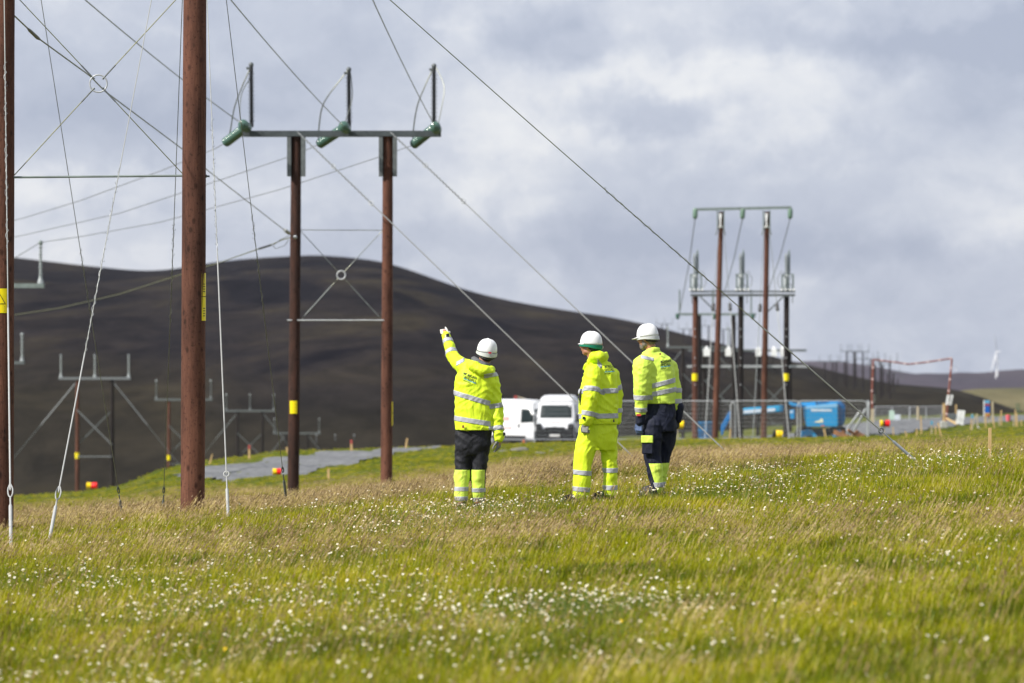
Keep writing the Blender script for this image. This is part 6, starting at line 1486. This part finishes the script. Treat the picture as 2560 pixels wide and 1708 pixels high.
patch('helmet_badge', R(180 - 10), .026, R(14), .015, mat('badge_dark_red', (.45, .01, .03), .4)); patch('green_stripe', R(112), .12, R(9), .05, HGREEN); 
patch('white_patch', R(90), -0.004, R(14), .026, HELM, .006); patch('white_patch', R(160), -0.008, R(40), .022, mat('pale_label', (.55, .62, .50), .5), .006)
patch('first_aid_cross', R(134), -0.004, R(4), .020, HELM, .008); patch('first_aid_cross', R(134), -0.004, R(11), .0065, HELM, .009)

# ---------- man on the right
M = Man('bearded man in yellow jacket and navy trousers with yellow pocket, looking left', 1360, 780, .319, 42.6, (880, 1430)); V = M.L
LA = [V(775, 420, -.12), V(764, 620, -.15), V(760, 782, -.13)]; RA = [V(982, 440, .08), V(1024, 610, .12), V(1038, 745, .10)]
bb = MB(); torso_loft(bb, M, [(330, 790, 930, .07, 0), (390, 750, 1000, .09, 0), (560, 740, 1010, .115, 0), (720, 780, 1010, .11, 0), (880, 790, 1020, .12, 0)], k=.84)
chain(bb, LA + [V(752, 850, -.13)], [.046, .034, .027, .025]); chain(bb, RA + [V(1050, 840, .10)], [.046, .034, .027, .025])
LL = [V(862, 880, -.06), V(852, 1120, -.05), V(882, 1370, -.10)]; RL = [V(960, 880, .06), V(940, 1120, .10), V(900, 1350, .10)]
chain(bb, LL, [.072, .050, .038]); chain(bb, RL, [.072, .050, .038])
for q in (LL[2], RL[2]): chain(bb, [q + Vector((0, 0, -.04)), q + Vector((-.13, .05, -.06))], [.042, .036])
hc = V(808, 205, 0); Tm, patch, helmet = head_parts(M, hc, R(66), tilt=R(6), b_body=bb, neck=V(852, 330, 0), beard=True, hairm=HAIRG, brim=.045)
M.put('body', remesh('body', bb, .0085, 5), SKIN)
jb = MB(); torso_loft(jb, M, [(300, 800, 905, .075, 0), (325, 768, 945, .115, 0), (370, 725, 1000, .15, 0), (480, 702, 1028, .165, 0), (600, 702, 1034, .165, 0), (680, 735, 1030, .155, 0), (720, 800, 1030, .145, 0)])
chain(jb, LA, [.118, .092, .066]); cap(jb, LA[2], V(760, 790, -.13), .066, .064); chain(jb, RA, [.098, .076, .059])
chain(jb, [V(782, 330, -.05), V(850, 300, -.09), V(890, 296, -.04)], [.03, .032, .03])
jm = remesh('jacket', jb, .0095, 3, .5, folds(37.3, .0080)); J = M.put('jacket', jm, HV2)
def tors(c): return not (seg_dist(c, LA[0], LA[1])[0] < .118 or seg_dist(c, LA[1], LA[2])[0] < .10 or seg_dist(c, RA[0], RA[1])[0] < .098 or seg_dist(c, RA[1], RA[2])[0] < .085)
for y0, y1 in ((583, 532), (648, 606)): p_, n_ = slant(830, y0, 1030, y1); cut_band('reflective_band', jm, p_, n_, .026, lambda c: tors(c), TAPE, J)
armband(LA, 1, .30, .026, me=jm, JJ=J, r=.13); armband(LA, 1, .90, .025, me=jm, JJ=J, r=.11); armband(RA, 1, .08, .026, me=jm, JJ=J, r=.12); armband(RA, 1, .70, .026, me=jm, JJ=J, r=.12)
p_, n_ = slant(760, 352, 850, 372); cut_band('shoulder_band', jm, p_, n_, .017, lambda c: V(755, 0).x < c.x < V(855, 0).x and c.y < .02, TAPE, J)
lettering(M, J, LINES, 950, 372, 82, R(7), J)
b = MB(); b.box(V(911, 330, -.135), (.020, .006, .018)); b.build('back_tag', mat('badge_red', (.3, .05, .04)), J, world=False)
cf = MB(); cap(cf, V(760, 800, -.13), V(752, 862, -.13), .054, .050); ou = M.put('cuff', remesh('cuff', cf, .009, 2), NAVY); b = MB(); b.box(V(742, 808, -.185), (.05, .012, .022)); b.build('cuff_badge', mat('cuff_badge_red', (.55, .06, .06)), ou, world=False)
cf = MB(); chain(cf, [V(1056, 745, .10), V(1050, 845, .10)], [.060, .046]); M.put('cuff', remesh('cuff', cf, .009, 2), NAVY)
cb = MB(); chain(cb, [V(800, 312, .0), V(850, 292, -.05), V(880, 285, .0)], [.03, .034, .03]); M.put('inner_collar', remesh('inner_collar', cb, .009, 2), NAVY)
tb = MB(); torso_loft(tb, M, [(700, 806, 1026, .13, 0), (780, 795, 1032, .14, 0), (880, 790, 1035, .15, 0), (940, 800, 1028, .14, 0)])
chain(tb, [LL[0], V(845, 1000, -.06), V(850, 1130, -.05), V(872, 1250, -.08), V(884, 1385, -.10)], [.125, .115, .105, .090, .074]); chain(tb, [RL[0], V(960, 1000, .08), V(938, 1130, .10), V(915, 1250, .10), V(902, 1350, .10)], [.12, .108, .085, .075, .066])
tmm = remesh('trousers', tb, .010, 3, .5, folds(47.7, .010, (8, 8, 10))); T = M.put('trousers', tmm, NAVY)
za, zc = V(0, 1185).z, V(0, 1420).z
cut_band('calf_panel', tmm, (0, 0, (za + zc) / 2), (0, 0, 1), (za - zc) / 2, lambda c: True, HV2, T, .003, more=[(V(838, 1250), Vector((-1, -.0, -.30)))])
cut_band('reflective_band', tmm, V(880, 1352), (.0, 0, 1), .026, lambda c: True, TAPE, T, .006, more=[(V(828, 1250), Vector((-1, -.0, -.30)))])
b = MB(); q0 = V(808, 998, -.185); b.box(q0, (.135, .02, .082), Euler((0, 0, R(-14))).to_matrix()); b.build('pocket_flap', HV2, T, world=False, bevel=.008)
b = MB(); b.box(V(812, 1065, -.168), (.125, .03, .14), Euler((0, 0, R(-14))).to_matrix()); b.build('cargo_pocket', NAVY, T, world=False, bevel=.012)
for q in (LL[2], RL[2]): bt = MB(); chain(bt, [q + Vector((0, 0, .04)), q + Vector((.01, 0, -.04)), q + Vector((-.09, .03, -.055)), q + Vector((-.15, .05, -.062))], [.055, .052, .048, .04]); bt.box(q + Vector((-.06, .02, -.098)), (.28, .10, .03)); M.put('boot', remesh('boot', bt, .009, 3), BOOT)
hand(M, V(748, 862, -.13), Vector((-.06, .02, -1)), (-.5, -.8, 0), GLB, 1, 'relaxed'); hand(M, V(1049, 835, .10), Vector((-.05, .08, -1)), (.9, -.4, 0), BLKP, 1, 'relaxed')
patch('helmet_badge', R(180 - 22), .024, R(13), .014, mat('badge_dark_red', (.45, .01, .03), .4))
